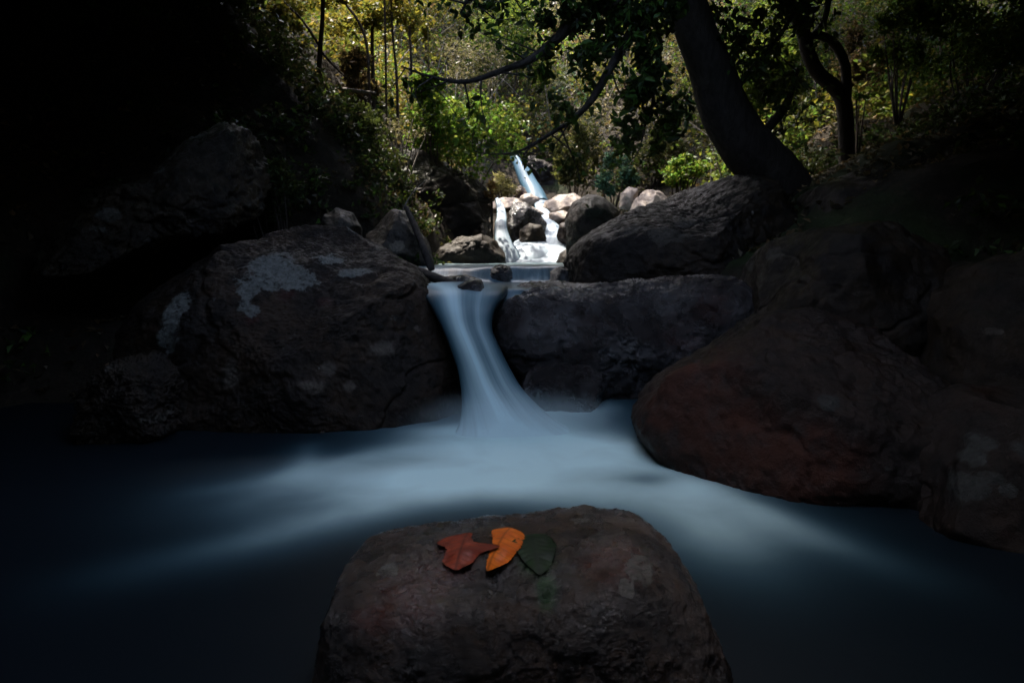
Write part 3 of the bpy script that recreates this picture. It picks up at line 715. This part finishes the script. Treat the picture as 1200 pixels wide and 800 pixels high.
shrub('shrub', 'grey olive shrub on the right of the far waterfall', 'shrub', 674, 185, 15.5, 32, 42, 3000, 0.10, 'olive', 8, clumps=20)
shrub('shrub', 'brown dried shrub among the slender saplings', 'shrub', 420, 92, 10.5, 36, 26, 1700, 0.09, 'brown', 9, clumps=16)
shrub('shrub', 'leafy green shrub seen between the leaning and the forked tree', 'shrub', 900, 75, 12.0, 55, 62, 4200, 0.10, 'green', 10, clumps=26)
shrub('shrub', 'brown green shrub right of the forked tree trunk', 'shrub', 1010, 80, 12.0, 38, 60, 2600, 0.09, 'brown', 12, clumps=18)
shrub('shrub', 'dim green leafy bush in the top right corner above the black bank', 'shrub', 1150, 35, 9.0, 75, 52, 4200, 0.08, 'green', 13, clumps=26)
shrub('shrub', 'green bush beside the corner bush at the top right', 'shrub', 1062, 45, 9.6, 36, 45, 2300, 0.08, 'green', 14, clumps=18)
shrub('fern', 'tiny bright fern frond right of the forked tree base', 'fern', 1010, 113, 8.0, 10, 5, 60, 0.09, 'bright', 15, width=0.16, clumps=4)
shrub('shrub', 'dark leafy shrub on the shaded ledge under the saplings', 'shrub', 400, 150, 8.0, 60, 28, 2600, 0.055, 'dark', 16, clumps=18)
shrub('shrub', 'pale dead twiggy shrub on the lip of the dark rock wall', 'shrub', 470, 150, 8.8, 34, 16, 260, 0.05, 'grey', 17, clumps=14, stem='twig')
shrub('shrub', 'olive bush low over the gravel bar behind the blue green shrub', 'shrub', 765, 190, 15.5, 36, 30, 2200, 0.10, 'olive', 18, clumps=16)

shrub('tree', 'light green leafy tree hanging into the top centre behind the dark boughs', 'tree', 596, 40, 20.5, 60, 46, 3600, 0.13, 'green', 19, clumps=30)
shrub('shrub', 'pale grey twiggy shrub on the sunlit slope above the sunlit green shrub', 'shrub', 560, 75, 14.5, 40, 34, 1500, 0.07, 'grey', 20, clumps=24, stem='twig')

# slender saplings on the left bank
def sapling(label, pts, Y, hw, crown, seed, pal='yellow', n=900, leaf=0.085, side=None):
    rng = np.random.default_rng(seed)
    P = [at(x, y, Y) for x, y in pts]
    base = P[0].copy(); base[2] = min(base[2], float(ground_h(base[:1], base[1:2])[0])) - 0.05
    sc = Y / 805
    P = [base] + P
    R_ = np.linspace(hw * sc * 1.1, hw * sc * 0.75, len(P))
    t = empty('sapling', base, label, 'sapling', 'slender saplings on the left bank')
    arr = [tube_arrays(P, R_, 6, 30, 0.12, seed)]
    mk('trunk', *join(arr), M['slim'], t, origin=base)
    for q in (side or []):
        mk('branch', *tube_arrays([at(x, y, Y) for x, y in q], np.linspace(hw * sc * 0.55, hw * sc * 0.2, len(q)), 5, 16), M['slim'], t, origin=base)
    Lp = []
    for (cx, cy, rx, ry) in crown:
        pp, _ = clump_points(at(cx, cy, Y + 0.3), (rx * sc, 0.5, ry * sc), int(n * rx * ry / 900), rng, 10)
        Lp.append(pp)
    if Lp:
        C = np.vstack(Lp)
        V, F, k = leaf_arrays(C, leaf * rng.uniform(0.6, 1.2, len(C)), rng, 0.32)
        mk('crown', V, F, M['leaf'], t, origin=base, colors=np.repeat(pick(G[pal], len(C), rng), k, 0), smooth=False)
sapling('thickest dark sapling, the one farthest left on the bank', [(373, 118), (375, 60), (378, 20), (379, -50)], 8.6, 3.3, [(345, 12, 34, 22), (400, -20, 30, 20)], 31, side=[[(375, 55), (355, 25), (335, 5), (320, -15)], [(374, 58), (392, 78), (415, 100)]])
sapling('curved sapling bending right between its two straight neighbours', [(432, 82), (428, 45), (418, 22), (404, 2), (392, -40)], 10.2, 1.8, [(400, 18, 30, 22)], 32)
sapling('straight dark sapling rising behind the brown dried shrub', [(437, 84), (436, 45), (438, 10), (439, -50)], 10.6, 2.3, [(438, 28, 30, 20)], 33)
sapling('thin sapling with a long bare stem reaching down to the ledge', [(453, 140), (452, 70), (451, 20), (450, -50)], 9.8, 1.5, [(455, -12, 22, 16)], 34)
sapling('thin sapling with a kinked stem near the sunlit shrub', [(465, 95), (461, 50), (459, 20), (456, -50)], 10.4, 1.7, [(470, 14, 26, 22)], 35)
sapling('pale stemmed sapling, the one farthest right on the bank', [(482, 80), (480, 40), (480, 10), (478, -50)], 11.0, 1.7, [(492, 20, 24, 26)], 36)

# leaning tree over the stream
rng = np.random.default_rng(77)
ctr = [(940, 262, 6.8), (922, 228, 6.7), (905, 203, 6.6), (879, 176, 6.5), (854, 140, 6.4), (836, 93, 6.3), (819, 47, 6.2), (804, 0, 6.1), (788, -60, 6.0), (770, -130, 5.9)]
hwp = [32, 32, 31, 29.5, 27, 24.5, 22, 20.5, 19, 17]
P = [at(*c) for c in ctr]; Rr = [h * c[2] / 805 for h, c in zip(hwp, ctr)]
lt = empty('leaning_tree', P[1], 'big dark tree leaning left over the stream from the great brown boulder', 'tree')
mk('trunk', *tube_arrays(P, Rr, 24, 110, 0.10, 3), M['bark'], lt, origin=P[1])
limbs = [
    ([(786, -70, 6.0), (748, -20, 5.8), (706, 8, 5.7), (676, 24, 5.6), (652, 46, 5.6), (625, 68, 5.6), (588, 83, 5.7), (545, 96, 5.8), (505, 90, 6.0), (470, 78, 6.2)], [0.085, 0.075, 0.06, 0.05, 0.042, 0.034, 0.026, 0.019, 0.012, 0.006]),
    ([(790, -55, 6.0), (762, 5, 5.8), (738, 42, 5.6), (715, 80, 5.6), (693, 118, 5.6), (668, 142, 5.7), (640, 160, 5.8), (606, 178, 6.0), (572, 181, 6.1)], [0.06, 0.05, 0.042, 0.034, 0.027, 0.020, 0.014, 0.010, 0.005]),
    ([(850, 128, 6.4), (872, 92, 6.3), (900, 60, 6.2), (925, 25, 6.1), (950, -20, 6.0)], [0.035, 0.026, 0.02, 0.016, 0.012]),
    ([(880, 172, 6.5), (900, 150, 6.5), (918, 128, 6.45), (930, 100, 6.4), (936, 78, 6.4)], [0.05, 0.045, 0.04, 0.022, 0.012]),
    ([(778, -90, 5.9), (740, -60, 5.6), (680, -40, 5.4), (610, -30, 5.4), (560, -15, 5.5), (540, 15, 5.6)], [0.08, 0.06, 0.05, 0.035, 0.02, 0.008]),
    ([(742, 36, 5.6), (760, 80, 5.6), (765, 120, 5.6), (750, 150, 5.7)], [0.026, 0.018, 0.012, 0.006]),
]
tips = []
for q, r in limbs:
    pts = [at(*c) for c in q]
    arr = [tube_arrays(pts, r, 10, 60, 0.10, 5)]
    S = spline(np.column_stack([pts, r]), 60)
    for j in range(16, 60, 3):      # side twigs
        if rng.random() < 0.7:
            d = rng.normal(size=3); d[2] -= 0.35; d[1] *= 0.6; d /= np.linalg.norm(d); ln = rng.uniform(0.18, 0.6)
            m_ = S[j, :3] + d * ln * 0.5 + rng.normal(size=3) * 0.04; e_ = S[j, :3] + d * ln + rng.normal(size=3) * 0.06
            arr.append(tube_arrays([S[j, :3], m_, e_], [min(0.009, S[j, 3]), 0.005, 0.002], 4, 8))
            tips.append(e_); tips.append(m_)
    mk('limb', *join(arr), M['bark'], lt, origin=P[1])
Lc = []
# leaf sprays seen in front of the lit slope
for (x, y, rx, ry, n, Y) in [(700, 20, 34, 26, 200, 5.6), (742, 40, 30, 30, 220, 5.6), (690, 70, 20, 26, 120, 5.6), (760, 95, 26, 40, 260, 5.6), (785, 145, 20, 36, 190, 5.7), (770, 20, 26, 24, 190, 5.7), (650, 12, 26, 18, 110, 5.5), (735, 165, 30, 22, 90, 5.8),
                             (845, 30, 22, 40, 130, 6.3), (880, 60, 24, 36, 160, 6.2), (905, 100, 22, 26, 120, 6.3), (925, 20, 24, 24, 110, 6.1), (560, 6, 30, 10, 60, 5.6), (640, 66, 26, 18, 50, 5.7), (665, 130, 22, 20, 60, 5.7)]:
    pp, _ = clump_points(at(x, y, Y), (rx * Y / 805, 0.45, ry * Y / 805), int(n * 1.5), rng, 9, 0.5); Lc.append(pp)
tp = np.array(tips); Lc.append(np.repeat(tp, 4, 0) + rng.normal(size=(len(tp) * 4, 3)) * 0.06)
C = np.vstack(Lc)
V, F, k = leaf_arrays(C, 0.085 * rng.uniform(0.55, 1.25, len(C)), rng, 0.24, True, droop=0.5)
mk('crown', V, F, M['leaf'], lt, origin=P[1], colors=np.repeat(pick(G['dark'] + G['green'][:2], len(C), rng), k, 0), smooth=False)

# forked tree on the right slope
ft = empty('forked_tree', at(993, 192, 7.6), 'thin dark tree with a looping forked trunk on the right slope', 'tree')
o_ = at(993, 192, 7.6)
def lim(name, q, r, sd): mk(name, *tube_arrays([at(*c) for c in q], np.array(r) * 7.6 / 805, 10, 50, 0.1, sd), M['bark'], ft, origin=o_)
lim('trunk', [(1000, 215, 7.6), (993, 185, 7.6), (991, 150, 7.55), (989, 122, 7.5), (980, 105, 7.5), (958, 85, 7.45), (947, 62, 7.4), (940, 35, 7.4), (926, 8, 7.35), (905, -45, 7.3)], [12, 9, 8.5, 8.5, 8, 7.5, 7, 7, 6, 5], 8)
lim('limb', [(989, 125, 7.5), (992, 98, 7.5), (989, 72, 7.45), (976, 50, 7.42), (960, 42, 7.4), (945, 44, 7.4)], [7, 5.5, 5, 5, 4.5, 3.5], 9)
lim('limb', [(948, 46, 7.4), (962, 32, 7.4), (969, 12, 7.35), (973, -30, 7.3)], [3.6, 3.4, 3, 2.6], 10)
lim('limb', [(943, 40, 7.4), (947, 15, 7.4), (952, -30, 7.4)], [2, 1.7, 1.4], 11)
Lc = []
for (x, y, rx, ry, n) in [(930, -25, 40, 14, 260), (975, -20, 34, 12, 240)]:
    pp, _ = clump_points(at(x, y, 7.4), (rx * 7.4 / 805, 0.5, ry * 7.4 / 805), n, rng, 8); Lc.append(pp)
C = np.vstack(Lc); V, F, k = leaf_arrays(C, 0.08 * rng.uniform(0.6, 1.2, len(C)), rng, 0.26, True, droop=0.4)
mk('crown', V, F, M['leaf'], ft, origin=o_, colors=np.repeat(pick(G['dark'], len(C), rng), k, 0), smooth=False)

# sticks
def stick(label, q, r, mat='bark', name='dead_branch'):
    pts = [at(*c) for c in q]
    tag(mk(name, *tube_arrays(pts, r, 8, 30, 0.15, 4), M[mat], origin=pts[0]), label, 'branch')
stick('dark waterlogged branch lying at the left lip of the upper pool', [(478, 312, 5.6), (500, 322, 5.2), (530, 332, 4.9), (562, 342, 4.6)], [0.035, 0.034, 0.028, 0.015])
stick('dark stick propped against the pointed brown boulder', [(476, 243, 6.25), (488, 270, 6.05), (500, 300, 5.85), (506, 316, 5.8)], [0.022, 0.028, 0.032, 0.03])
stick('pale broken branch lying on the ledge under the saplings', [(398, 104, 8.4), (412, 106, 8.3), (440, 109, 8.2)], [0.02, 0.022, 0.012], 'twig')
stick('thin bare twig standing up behind the pointed brown boulder', [(472, 246, 6.5), (482, 228, 6.6), (500, 210, 6.7)], [0.008, 0.006, 0.003], 'twig')
stick('thin fallen branch crossing the leaf litter on the right slope', [(880, 250, 5.4), (940, 215, 7.0), (1020, 178, 7.4), (1080, 160, 7.6)], [0.02, 0.02, 0.018, 0.01], 'twig')

# ------------------------------------------------------------------ uncountable growth on the slopes
rng = np.random.default_rng(5)
def slope_growth():
    Cs, Ls, Col = [], [], []
    names = ['yellow', 'olive', 'grey', 'green', 'bright', 'brown', 'dark', 'teal']
    n = 4600
    X = rng.uniform(-1, 1, n); Y = 10.5 + 28 * rng.random(n) ** 1.15
    X = X * (Y * 0.80 + 1.0)
    H = ground_h(X, Y)
    for x, y, h in zip(X, Y, H):
        if y < 18.5 and -1.2 < x < (3.6 if y < 15 else 2.4): continue
        s_px = 600 + 805 * x / y; r = rng.uniform(0.35, 1.0) * (0.6 + y / 40)
        zpx = 300 - 805 * (h - 1) / y
        w = np.array([0.05, .25, .30, .18, .05, .12, .12, .02])
        if s_px < 500: w = np.array([0.5, .12, .03, .1, .08, .17, .05, 0])
        elif s_px > 830: w = np.array([.1, .2, .03, .42, .1, .1, .05, 0])
        pal = G[names[rng.choice(8, p=w / w.sum())]]
        m = int(70 * r * r * 1.6) + 30
        c0 = np.array([x, y, h + r * 0.45])
        pp, _ = clump_points(c0, (r, r, r * rng.uniform(0.7, 1.3)), m, rng, 6, 0.5)
        Cs.append(pp); Ls.append(rng.uniform(0.07, 0.16, m) * (0.55 + y / 40)); Col.append(pick(pal, m, rng, 0.35))
    return np.vstack(Cs), np.concatenate(Ls), np.vstack(Col)
C, Ls, Cc = slope_growth()
V, F, k = leaf_arrays(C, Ls, rng, 0.33)
tag(mk('undergrowth', V, F, M['leaf'], colors=np.repeat(Cc, k, 0), smooth=False), 'mixed sunlit scrub and leaves covering the far hillside', kind='stuff')

# bare stems and dry vines through the far scrub
parts = []
for _ in range(520):
    y = rng.uniform(11, 27); x = rng.uniform(-0.75, 0.75) * y
    if y < 18.5 and -1.0 < x < 3.2: continue
    h = float(ground_h(np.array([x]), np.array([y]))[0]); b = np.array([x, y, h])
    d = rng.normal(size=3) * [0.5, 0.35, 0.2] + [0, -0.1, 1]; d /= np.linalg.norm(d); ln = rng.uniform(0.8, 2.6)
    bend = rng.normal(size=3) * 0.25 * ln
    parts.append(tube_arrays([b, b + d * ln * 0.5 + bend * 0.5, b + d * ln + bend * [1, 1, -0.3]], [0.016, 0.012, 0.005], 4, 9))
V, F = join(parts)
tag(mk('undergrowth', V, F, M['twig']), 'bare grey stems and vines through the far scrub', kind='stuff')

# leaf litter on the banks
n = 9000
X = np.concatenate([rng.uniform(1.4, 8, n), rng.uniform(-6, -1.0, n // 2)]); Y = np.concatenate([rng.uniform(5.2, 12, n), rng.uniform(4.5, 10, n // 2)])
Z = ground_h(X, Y) + 0.02
V, F, k = leaf_arrays(np.stack([X, Y, Z], -1), 0.07 * rng.uniform(0.6, 1.3, len(X)), rng, 0.3, up=1.2)
tag(mk('leaf_litter', V, F, M['dull_leaf'], colors=np.repeat(pick(G['brown'] + G['grey'][:2], len(X), rng), k, 0), smooth=False), 'dry fallen leaves scattered over the shaded banks', kind='stuff')

# dark leafy growth on the shaded banks
Cs, Cl = [], []
for _ in range(700):
    left = rng.random() < 0.6
    y = rng.uniform(3.5, 9.5); x = rng.uniform(-5.5, -1.6) if left else rng.uniform(2.2, 7)
    if left and rng.random() < 0.45: y = rng.uniform(5.8, 9.3); x = rng.uniform(-3.6, -0.9)
    if left and y < 6.1 and x > -3.4: continue
    if not left and x < (0.62 if y < 6.5 else 0.36) * y: continue
    r = rng.uniform(0.12, 0.34); m = int(260 * r) + 20
    pp, _ = clump_points((x, y, float(ground_h(np.array([x]), np.array([y]))[0]) + r * 0.3), (r, r, r * 0.8), m, rng, 5, 0.5)
    Cs.append(pp); Cl.append(pick(G['dark'] + G['green'][:1] + G['brown'][3:], m, rng))
C = np.vstack(Cs); V, F, k = leaf_arrays(C, 0.07 * rng.uniform(0.6, 1.3, len(C)), rng, 0.3)
tag(mk('undergrowth', V, F, M['dull_leaf'], colors=np.repeat(np.vstack(Cl), k, 0), smooth=False), 'dark leafy growth over the shaded banks', kind='stuff')

# unseen leaf cover added to shade the foreground, with a skylight opening over the fall
GAP = (0.12, 2.75, 1.22, 2.4)
def shade_cover():
    n = 222000
    X = rng.uniform(-12, 12, n); Y = rng.uniform(-8, 15.0, n)
    base = np.where(Y > 0, np.maximum(2.7, 1.0 + 0.40 * Y + 0.75), 2.7)
    Z = base + rng.gamma(1.2, 0.35, n)
    nz = fbm(np.stack([X * 0.9, Y * 0.9, 0 * X], -1), 12, 3) * 0.35
    g = ((X - GAP[0]) / GAP[2]) ** 2 + ((Y - GAP[1]) / GAP[3]) ** 2
    keep = g > 1 + nz * 1.5
    keep &= Z > 1.0 + 0.37 * Y + 0.3
    keep &= ~((Y > 9.2 + nz) & (X > -1.5) & (X < 2.6 + nz))
    keep &= ~((Y > 7.6 + nz) & (X < -1.0) & (X > -3.2) & (Y > 8.8 + nz))
    keep &= ~((Y > 10.5) & (X < 0))
    keep &= ~((Y > 11.5) & (X < 5 + nz))
    A = np.stack([X, Y, Z], -1)[keep]
    # a high crown added to block the sun from the opening
    m = 60000
    d = rng.normal(size=(m, 3)); d /= np.linalg.norm(d, axis=1)[:, None]; d *= rng.uniform(0, 1, (m, 1)) ** 0.4
    B = np.array([GAP[0], GAP[1], 3.2]) + np.array([-0.25, 0.35, 0.9]) * 6.5 + d * np.array([3.0, 3.5, 1.2])
    # a thin unseen crown added to dapple the cascade with shade
    m = 260
    d = rng.normal(size=(m, 3)); d /= np.linalg.norm(d, axis=1)[:, None]; d *= rng.uniform(0, 1, (m, 1)) ** 0.4
    B = np.vstack([B, np.array([-1.15, 12.4, 7.2]) + d * np.array([1.5, 1.9, 0.7])])
    for cx, cy, cz, rx, ry, m in ((4.6, 16.2, 9.6, 2.6, 3.2, 5200), (8.6, 15.6, 10.0, 3.2, 4.0, 12000), (6.5, 20.5, 13.5, 3.5, 3.5, 5200)):  # unseen crowns added to darken the right slope
        d = rng.normal(size=(m, 3)); d /= np.linalg.norm(d, axis=1)[:, None]; d *= rng.uniform(0, 1, (m, 1)) ** 0.4
        B = np.vstack([B, np.array([cx, cy, cz]) + d * np.array([rx, ry, 0.8])])
    for _ in range(13):  # more unseen crowns, added to throw patchy shade on the far hillside
        cy = rng.uniform(16, 30); cx = rng.uniform(-0.35, 0.3) * cy; m = 800
        d = rng.normal(size=(m, 3)); d /= np.linalg.norm(d, axis=1)[:, None]; d *= rng.uniform(0, 1, (m, 1)) ** 0.5
        B = np.vstack([B, np.array([cx, cy, 1.9 + 0.38 * cy + rng.uniform(0.5, 2)]) + d * np.array([1.7, 1.7, 0.6])])
    # leaf screen added behind the camera to shut out light
    q = 9000
    Cb = np.stack([rng.uniform(-7, 7, q), rng.uniform(-8.5, -7, q), rng.uniform(-0.5, 4.5, q)], -1)
    return np.vstack([A, B, Cb])
C = shade_cover()
V, F, k = leaf_arrays(C, 0.29 * rng.uniform(0.6, 1.2, len(C)), rng, 0.34, up=0.5)
tag(mk('foliage', V, F, M['shade_cover_leaf'], colors=np.repeat(pick(G['dark'], len(C), rng), k, 0), smooth=False), 'unseen leaf cover added to shade the gorge', kind='stuff')

# ------------------------------------------------------------------ fallen leaves
def fallen_leaf(label, px, py, key, outline, size, ang, colA, colB, curl=0.25, lift=0.0, name='fallen_leaf', rough=0.5, teeth=0.035):
    """outline: half-widths left / right along the midrib (t, wl, wr); lies on the boulder where it is seen"""
    h, nrm = surf(px, py, key)
    ns = [surf(px + ax, py + ay, key)[1] for ax in (-16, 0, 16) for ay in (-14, 0, 14, 26)]
    ns = [n if n[1] < 0 else -n for n in ns if n is not None]
    nrm = np.mean(ns, 0); nrm = nrm / np.linalg.norm(nrm)
    t_ = np.array([o[0] for o in outline]); wl = 0.76 * np.array([o[1] for o in outline]); wr = 0.76 * np.array([o[2] for o in outline])
    nt, nw = 90, 25
    tt = np.linspace(0, 1, nt); L_ = np.interp(tt, t_, wl); R2 = np.interp(tt, t_, wr)
    ker = np.exp(-np.linspace(-1.6, 1.6, 7) ** 2); ker /= ker.sum()
    L_[3:-3] = np.convolve(L_, ker, 'valid'); R2[3:-3] = np.convolve(R2, ker, 'valid')
    saw = teeth * ((tt * 17) % 1.0 - 0.5) * np.sin(np.pi * tt)
    L_ = np.maximum(L_ + saw + 0.35 * teeth * vnoise(np.stack([tt * 30, 0 * tt, 0 * tt], -1), 3), 0.004); R2 = np.maximum(R2 + saw, 0.004)
    u = np.linspace(-1, 1, nw)
    X = np.where(u[None, :] < 0, u[None, :] * L_[:, None], u[None, :] * R2[:, None])
    Yv = np.tile(tt[:, None], (1, nw)) - 0.5
    vein = 0.012 * np.abs(np.sin((Yv * 9 - np.abs(X) * 4) * np.pi)) * np.minimum(np.abs(X) * 6, 1)
    Z = curl * X * X * 1.1 + curl * 0.6 * (Yv + 0.1) ** 2 + vein + 0.05 * vnoise(np.stack([X.ravel() * 4, Yv.ravel() * 4, 0 * X.ravel()], -1), 3).reshape(X.shape)
    # local frame on the rock: 'down' along the surface
    nv = Vector(nrm); nv = (nv * 0.5 + Vector((0, -0.62, 0.38))).normalized()
    dn = Vector((0, 0, -1)); dn = (dn - nv * dn.dot(nv)).normalized(); rt = dn.cross(nv) * -1
    if rt.x < 0: rt = -rt
    ca, sa = math.cos(R(ang)), math.sin(R(ang))
    e1 = np.array(rt * ca + dn * sa); e2 = np.array(dn * ca - rt * sa); e3 = np.array(nv)
    V = h + e3 * lift + size * (X[..., None] * e1 + Yv[..., None] * e2 + Z[..., None] * e3)
    flat = V.reshape(-1, 3).copy()
    fx, fy = X.ravel(), Yv.ravel()
    idx, pen = [], []
    for q in range(0, len(flat), 7):
        hh, _a, _b, dist = ROCKS[key].ray_cast(Vector(flat[q] + e3 * 0.2), Vector(-e3), 0.45)
        if hh is not None and dist > 0.03:
            idx.append(q); pen.append(float((np.array(hh) - flat[q]) @ e3))
    idx = np.array(idx); pen = np.array(pen)
    basis = lambda x, y: np.stack([np.ones_like(x), x, y, x * x, x * y, y * y], -1)
    cf, *_ = np.linalg.lstsq(basis(fx[idx], fy[idx]), pen, rcond=None)
    off = basis(fx, fy) @ cf
    off = off + np.percentile(pen - off[idx], 99) + 0.003      # rests on the high points of the stone
    flat = flat + off[:, None] * e3
    V = flat.reshape(V.shape)
    front = V.reshape(-1, 3); back = front - e3 * 0.0012
    F1 = grid_faces(nt, nw); nF = nt * nw
    rim = []
    ring = [i * nw for i in range(nt)] + [(nt - 1) * nw + j for j in range(1, nw)] + [i * nw + nw - 1 for i in range(nt - 2, -1, -1)] + [j for j in range(nw - 2, 0, -1)]
    for q in range(len(ring)):
        a, b = ring[q], ring[(q + 1) % len(ring)]; rim.append([a, b, b + nF, a + nF])
    s = N(name + '_skin'); xa = s.attr('lx'); ya = s.attr('ly'); c = s.obj()
    n1 = s.noise(c, 60, 6, 0.65); n2 = s.noise(c, 22, 5, 0.6)
    cc = s.mix(s.ramp(n2, 0.35, 0.62), colA, colB)
    cc = s.mix(s.ramp(n1, 0.58, 0.72, 0, 0.6), cc, tuple(0.35 * x for x in colB))
    vv = s.math('SINE', s.math('MULTIPLY', s.math('SUBTRACT', s.math('MULTIPLY', ya, 9), s.math('MULTIPLY', s.math('ABSOLUTE', xa), 4)), 2 * math.pi))
    cc = s.mix(s.ramp(vv, 0.8, 1.0, 0, 0.55), cc, tuple(0.5 * x for x in colB))
    cc = s.mix(s.ramp(s.math('ABSOLUTE', xa), 0.0, 0.035, 0.75, 0), cc, tuple(0.3 * x for x in colB))
    p = s.n('ShaderNodeBsdfPrincipled'); s.l(cc, p.inputs['Base Color']); p.inputs['Roughness'].default_value = rough; p.inputs['Specular IOR Level'].default_value = 0.2
    s.l(p.outputs[0], s.out.inputs['Surface'])
    VV = np.vstack([front, back])
    o = mk(name, VV, np.vstack([F1, F1[:, ::-1] + nF, np.array(rim)]), s.m, origin=h, attrs={'lx': np.concatenate([X.ravel()] * 2), 'ly': np.concatenate([Yv.ravel()] * 2)})
    return tag(o, label, 'leaf')

fallen_leaf('bright orange fallen leaf with a toothed edge on the front boulder', 585, 641, 'front',
            [(0, .02, .02), (.05, .30, .16), (.12, .36, .34), (.2, .30, .44), (.35, .20, .48), (.5, .13, .50), (.65, .10, .44), (.8, .08, .36), (.92, .06, .24), (1, .02, .03)],
            0.158, 4, (0.58, 0.135, 0.008), (0.44, 0.085, 0.008), 0.26)
fallen_leaf('dull red brown curled fallen leaf beside the orange one', 541, 643, 'front',
            [(0, .05, .05), (.05, .28, .14), (.12, .40, .13), (.22, .54, .15), (.32, .62, .22), (.40, .56, .48), (.46, .42, .78), (.52, .33, .86), (.58, .30, .70), (.66, .32, .42), (.78, .35, .35), (.90, .26, .27), (1, .03, .05)],
            0.150, 4, (0.24, 0.042, 0.018), (0.13, 0.024, 0.013), 0.30)
fallen_leaf('dark green wet leaf draped down the front boulder', 627, 648, 'front',
            [(0, .05, .05), (.08, .34, .30), (.2, .44, .42), (.4, .40, .46), (.6, .30, .38), (.8, .18, .26), (.93, .09, .14), (1, .02, .02)],
            0.155, -4, (0.006, 0.019, 0.004), (0.0045, 0.012, 0.004), 0.12, rough=0.6, teeth=0.015)
try:
    fallen_leaf('tiny orange leaf on top of the low boulder at the left waterline', 133, 413, 'low_left',
                [(0, .02, .02), (.2, .3, .3), (.5, .42, .4), (.8, .2, .25), (1, .02, .02)], 0.075, 70, (0.5, 0.14, 0.02), (0.36, 0.09, 0.015), 0.3)
except Exception as e:
    print('small leaf', e)

# ------------------------------------------------------------------ light, sky, camera
to_sun = Vector((-0.25, 0.35, 0.9)).normalized()
elev = math.asin(to_sun.z); azim = math.atan2(to_sun.x, to_sun.y)
w = bpy.data.worlds.new('World'); scene.world = w; w.use_nodes = True
nt = w.node_tree; bg = nt.nodes['Background']
sky = nt.nodes.new('ShaderNodeTexSky'); sky.sky_type = 'NISHITA'; sky.sun_disc = False
sky.sun_elevation = elev; sky.sun_rotation = azim; sky.dust_density = 4.0; sky.air_density = 1.0; sky.ozone_density = 1.0
nt.links.new(sky.outputs[0], bg.inputs['Color']); bg.inputs['Strength'].default_value = 0.15
sl = bpy.data.lights.new('sun', 'SUN'); sl.energy = 2.0; sl.angle = R(0.5); sl.color = (1.0, 0.91, 0.78)
so = bpy.data.objects.new('sun', sl); so.rotation_euler = (-to_sun).to_track_quat('-Z', 'Y').to_euler(); so.location = (0, 0, 20)
col.objects.link(so)

cd = bpy.data.cameras.new('camera'); cd.lens = 24; cd.sensor_width = 36; cd.clip_end = 400; cd.clip_start = 0.05; cd.dof.use_dof = True; cd.dof.focus_distance = 2.8; cd.dof.aperture_fstop = 5.0
co = bpy.data.objects.new('camera', cd); co.location = CAM; co.rotation_euler = (math.pi / 2 - TH, 0, 0)
col.objects.link(co); scene.camera = co

vs = scene.view_settings
vs.view_transform = 'Standard'; vs.look = 'None'; vs.gamma = 1; vs.use_curve_mapping = False
vs.exposure = 3.0
scene.cycles.use_denoising = True
scene.cycles.max_bounces = 6; scene.cycles.diffuse_bounces = 3; scene.cycles.glossy_bounces = 3; scene.cycles.volume_bounces = 2
